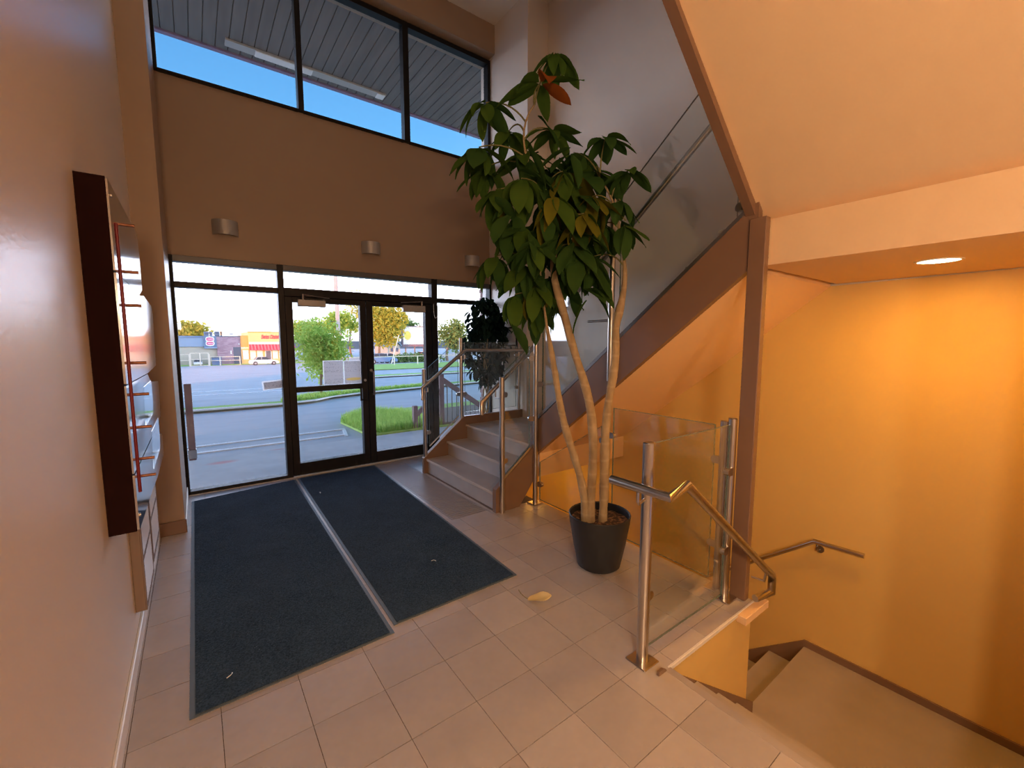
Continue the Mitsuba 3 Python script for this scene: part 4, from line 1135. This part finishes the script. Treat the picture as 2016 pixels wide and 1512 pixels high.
tx.apply_transform(sh)
M = np.eye(4); M[:3, 0] = [1, 0, 0]; M[:3, 1] = [0, 0, 1]; M[:3, 2] = [0, -1, 0]; M[:3, 3] = [8.72, YB - 0.72, 1.95]
tx.apply_transform(M)
obj('lettering', tx, 'far_red', rs)
for (x0_, x1_, z0_, z1_, lab, m) in ((1.35, 2.0, 2.40, 3.02, 'dark blue rooftop unit above the pink sign, left one', 'hvac'), (2.06, 2.42, 2.40, 3.0, 'narrow blue rooftop unit above the pink sign', 'hvac'),
                                     (2.70, 3.35, 2.55, 3.08, 'grey rooftop unit on the joint of the two shops', 'hvac'), (3.45, 3.72, 2.50, 3.10, 'rust coloured rooftop flue beside the grey unit', 'far_orange')):
    k = thing('rooftop_unit', lab, 'rooftop unit')
    obj('cabinet', B(x0_, x1_, YB + 1.2, YB + 2.2, z0_, z1_, 0.03), m, k)
    obj('base', B(x0_ + 0.02, x1_ - 0.02, YB + 1.25, YB + 2.15, 2.362, max(z0_, 2.40) + 0.04), 'far_dark', k)
    obj('grille', B(x0_ + 0.08, x1_ - 0.08, YB + 1.17, YB + 1.2, z0_ + 0.12, z1_ - 0.1), 'far_dark', k)
k = thing('satellite_dish', 'small tilted dish on the purple brick shop roof', 'dish')
obj('mast', tube([(4.7, YB + 0.8, 2.362), (4.7, YB + 0.8, 2.6)], 0.03, 6), 'steel_dark', k)
obj('reflector', B(4.62, 5.12, YB + 0.75, YB + 0.8, 2.58, 2.74), 'hvac', k)

nb = thing('shade_block', 'plain block added left of the lot, unseen, to shade the far shops', 'building')  # added out of view to cast shade on the blue and purple shops
obj('wall', B(-34, -11.0, 57, 60, -1.9, 5.6), 'far_tan', nb)
obj('roof_edge', B(-34.1, -10.95, 56.95, 60.05, 5.6, 6.0), 'far_dark', nb)
# chain link enclosure in front of the shops
fe = thing('fenced_enclosure', 'metal framed fence enclosure with a double gate in front of the blue shop', 'fence')
YG = 76.5
zg = float(gz(YG))
for x, h in ((-1.75, 1.75), (-0.62, 1.75), (-0.50, 1.9), (0.62, 1.9), (1.62, 1.9), (1.74, 1.75), (3.0, 1.4), (5.5, 1.35)):
    obj('post', tube([(x, YG, zg), (x, YG, zg + h)], 0.07, 8), 'fence_metal', fe)
for a, b, z in ((-2.4, -0.6, 1.7), (-2.4, -0.6, 0.85), (-0.5, 1.62, 1.88), (-0.5, 1.62, 1.0), (-0.5, 1.62, 0.08), (1.74, 5.5, 1.3), (1.74, 5.5, 0.75)):
    obj('rail', tube([(a, YG, zg + z), (b, YG, zg + z)], 0.055, 8), 'fence_metal', fe)
fx = thing('dumpster', 'dark blue bin behind the fence beside the gate', 'bin')
obj('body', B(2.05, 3.2, 77.4, 78.6, zg - 0.02, zg + 1.15, 0.04), 'car_blue', fx)
obj('lid', B(2.0, 3.25, 77.35, 78.65, zg + 1.15, zg + 1.25, 0.02), 'far_dark', fx)


def car(label, cat, x, y, rz, paint_, L=4.4, scale=1.0, van=False):
    k = thing('car', label, cat)
    z = float(gz(y))
    hw = 0.86
    M = trimesh.transformations.translation_matrix([x, y, z]) @ trimesh.transformations.rotation_matrix(rz, [0, 0, 1]) @ np.diag([scale, scale, scale, 1])

    def part(nm, m, mat_, par=k, smooth=False):
        m = m.copy(); m.apply_transform(M)
        return obj(nm, m, mat_, par, smooth)
    body = [(-2.2, 0.28), (-2.24, 0.62), (-2.05, 0.86), (-1.3, 0.93), (0.9, 0.93), (1.95, 0.78), (2.2, 0.58), (2.2, 0.28)]
    cab = [(-1.55, 0.92), (-1.05, 1.38), (0.25, 1.40), (1.05, 0.92)] if not van else [(-2.1, 0.92), (-2.0, 1.7), (0.6, 1.7), (1.3, 0.92)]
    b_ = trimesh.convex.convex_hull(np.vstack([[(px, s * hw * t, pz) for px, pz in body for s, t in ((1, 1.0), (-1, 1.0))], [(px, s * hw * 0.9, pz + 0.03) for px, pz in body[2:5] for s in (1, -1)]]))
    part('body', b_, paint_)
    c_ = trimesh.convex.convex_hull(np.array([(px, s * (hw * (0.93 if pz < 1 else 0.72)), pz) for px, pz in cab for s in (1, -1)]))
    cabk = part('windows', c_, 'car_glass')
    top = [(px * 0.97 + 0.02 * (0 if px < 0 else 0), pz + 0.012) for px, pz in cab[1:3]]
    part('roof', trimesh.convex.convex_hull(np.array([(px, s * hw * 0.72, pz + d) for px, pz in cab[1:3] for s in (1, -1) for d in (-0.05, 0.025)])), paint_)
    for px in (-0.45, cab[0][0] + 0.1):
        part('pillar', trimesh.convex.convex_hull(np.array([(px + o + (0.0 if px > -1 else 0.42) * t, s * (hw * (0.945 - 0.215 * t)), 0.92 + 0.46 * t) for o in (0, 0.09) for t in (0, 1) for s in (1, -1)])), paint_) if not van else None
    for px in (-1.35, 1.4):
        for s in (1, -1):
            w = trimesh.creation.cylinder(radius=0.33, height=0.2, sections=20)
            w.apply_transform(trimesh.transformations.rotation_matrix(math.pi / 2, [1, 0, 0]))
            w.apply_translation([px, s * (hw - 0.06), 0.33])
            wk = part('wheel', w, 'tyre')
            h_ = trimesh.creation.cylinder(radius=0.19, height=0.22, sections=16)
            h_.apply_transform(trimesh.transformations.rotation_matrix(math.pi / 2, [1, 0, 0]))
            h_.apply_translation([px, s * (hw - 0.06), 0.33])
            part('hub_cap', h_, 'aluminium', wk)
    return k


car('white sedan parked in front of the orange restaurant', 'car', 8.25, 73.0, 0.0, 'car_white', scale=0.86)
car('pale car parked behind the metal gate', 'car', 0.35, 79.0, math.pi / 2, 'car_white', scale=0.62)
car('dark blue car parked right of the utility pole', 'car', 20.5, 58.0, 0.1, 'car_blue')
car('white car parked under the golden tree', 'car', 23.3, 62.5, 0.1, 'car_white')
car('dark blue car parked beyond the white car', 'car', 26.8, 72.0, 0.1, 'car_blue')
car('red car parked below the white billboard', 'car', 38.4, 82.0, 0.1, 'car_red')

# billboard, house, lamps and fence at the right
bl = thing('billboard', 'large white roadside hoarding with a yellow patch, seen through the right door', 'billboard')
obj('panel', B(34.6, 39.6, 84.0, 84.4, 0.85, 4.5), 'billboard_print', bl)
obj('frame', cat_(B(34.4, 34.6, 83.9, 84.5, 0.4, 4.65), B(34.4, 39.7, 83.9, 84.5, 4.5, 4.65), B(34.4, 39.7, 83.9, 84.5, 0.4, 0.85)), 'rail_wood', bl)
for x in (35.2, 37.2, 39.2):
    obj('leg', tube([(x, 84.2, -2.2), (x, 84.2, 0.5)], 0.12, 8), 'trunk_far', bl)
ho = thing('house', 'small white gabled house left of the billboard', 'house')
obj('wall', prism([(31.4, -2.0), (33.9, -2.0), (33.9, 0.6), (32.65, 1.7), (31.4, 0.6)], 'y', 84, 92), 'far_tan', ho)
obj('roof', prism([(31.1, 0.5), (32.65, 1.95), (34.2, 0.5), (34.2, 0.72), (32.65, 2.2), (31.1, 0.72)], 'y', 83.6, 92), 'far_blue', ho)
for x in (31.9, 33.0):
    obj('window', B(x, x + 0.5, 83.95, 84, -0.6, 0.2), 'far_dark', ho)
sl = thing('street_lamp', 'street lamp with a flat white head right of the utility pole', 'street lamp')
obj('pole', tube([(14.4, 46.0, gz(46.0)), (14.4, 46.0, 2.3)], 0.05, 8), 'steel_dark', sl)
obj('head', B(13.5, 14.5, 45.9, 46.2, 2.16, 2.29, 0.02), 'white', sl)
lp = thing('leaning_pole', 'thin pale leaning pole in front of the golden tree', 'pole')
obj('shaft', tube([(21.3, 56.0, gz(56.0) - 0.05), (22.5, 56.0, 2.4)], 0.07, 8), 'fence_metal', lp)
rf = thing('lawn_fence', 'long low metal rail fence along the far lawn', 'fence')
for i in range(9):
    x = 12.5 + 3.0 * i
    y = 47.0 + 0.3 * i
    obj('post', tube([(x, y, gz(y) - 0.05), (x, y, gz(y) + 1.1)], 0.06, 6), 'fence_metal', rf)
obj('rail', tube([(12.5, 47.0, gz(47.0) + 1.05), (36.5, 49.4, gz(49.4) + 1.05)], 0.05, 6), 'fence_metal', rf)
hg = thing('hedge', 'low grey green hedge behind the far fence', 'hedge')
foliage('foliage', (27.0, 60.0, -1.0), (4.6, 1.2, 0.9), 2400, 0.2, 'leaf_far', hg, 41, 14)
obj('stems', cat_(*[tube([(23.5 + i, 60.0, -1.7), (23.5 + i, 60.0, -0.9)], 0.05, 6) for i in range(8)]), 'trunk_far', hg)
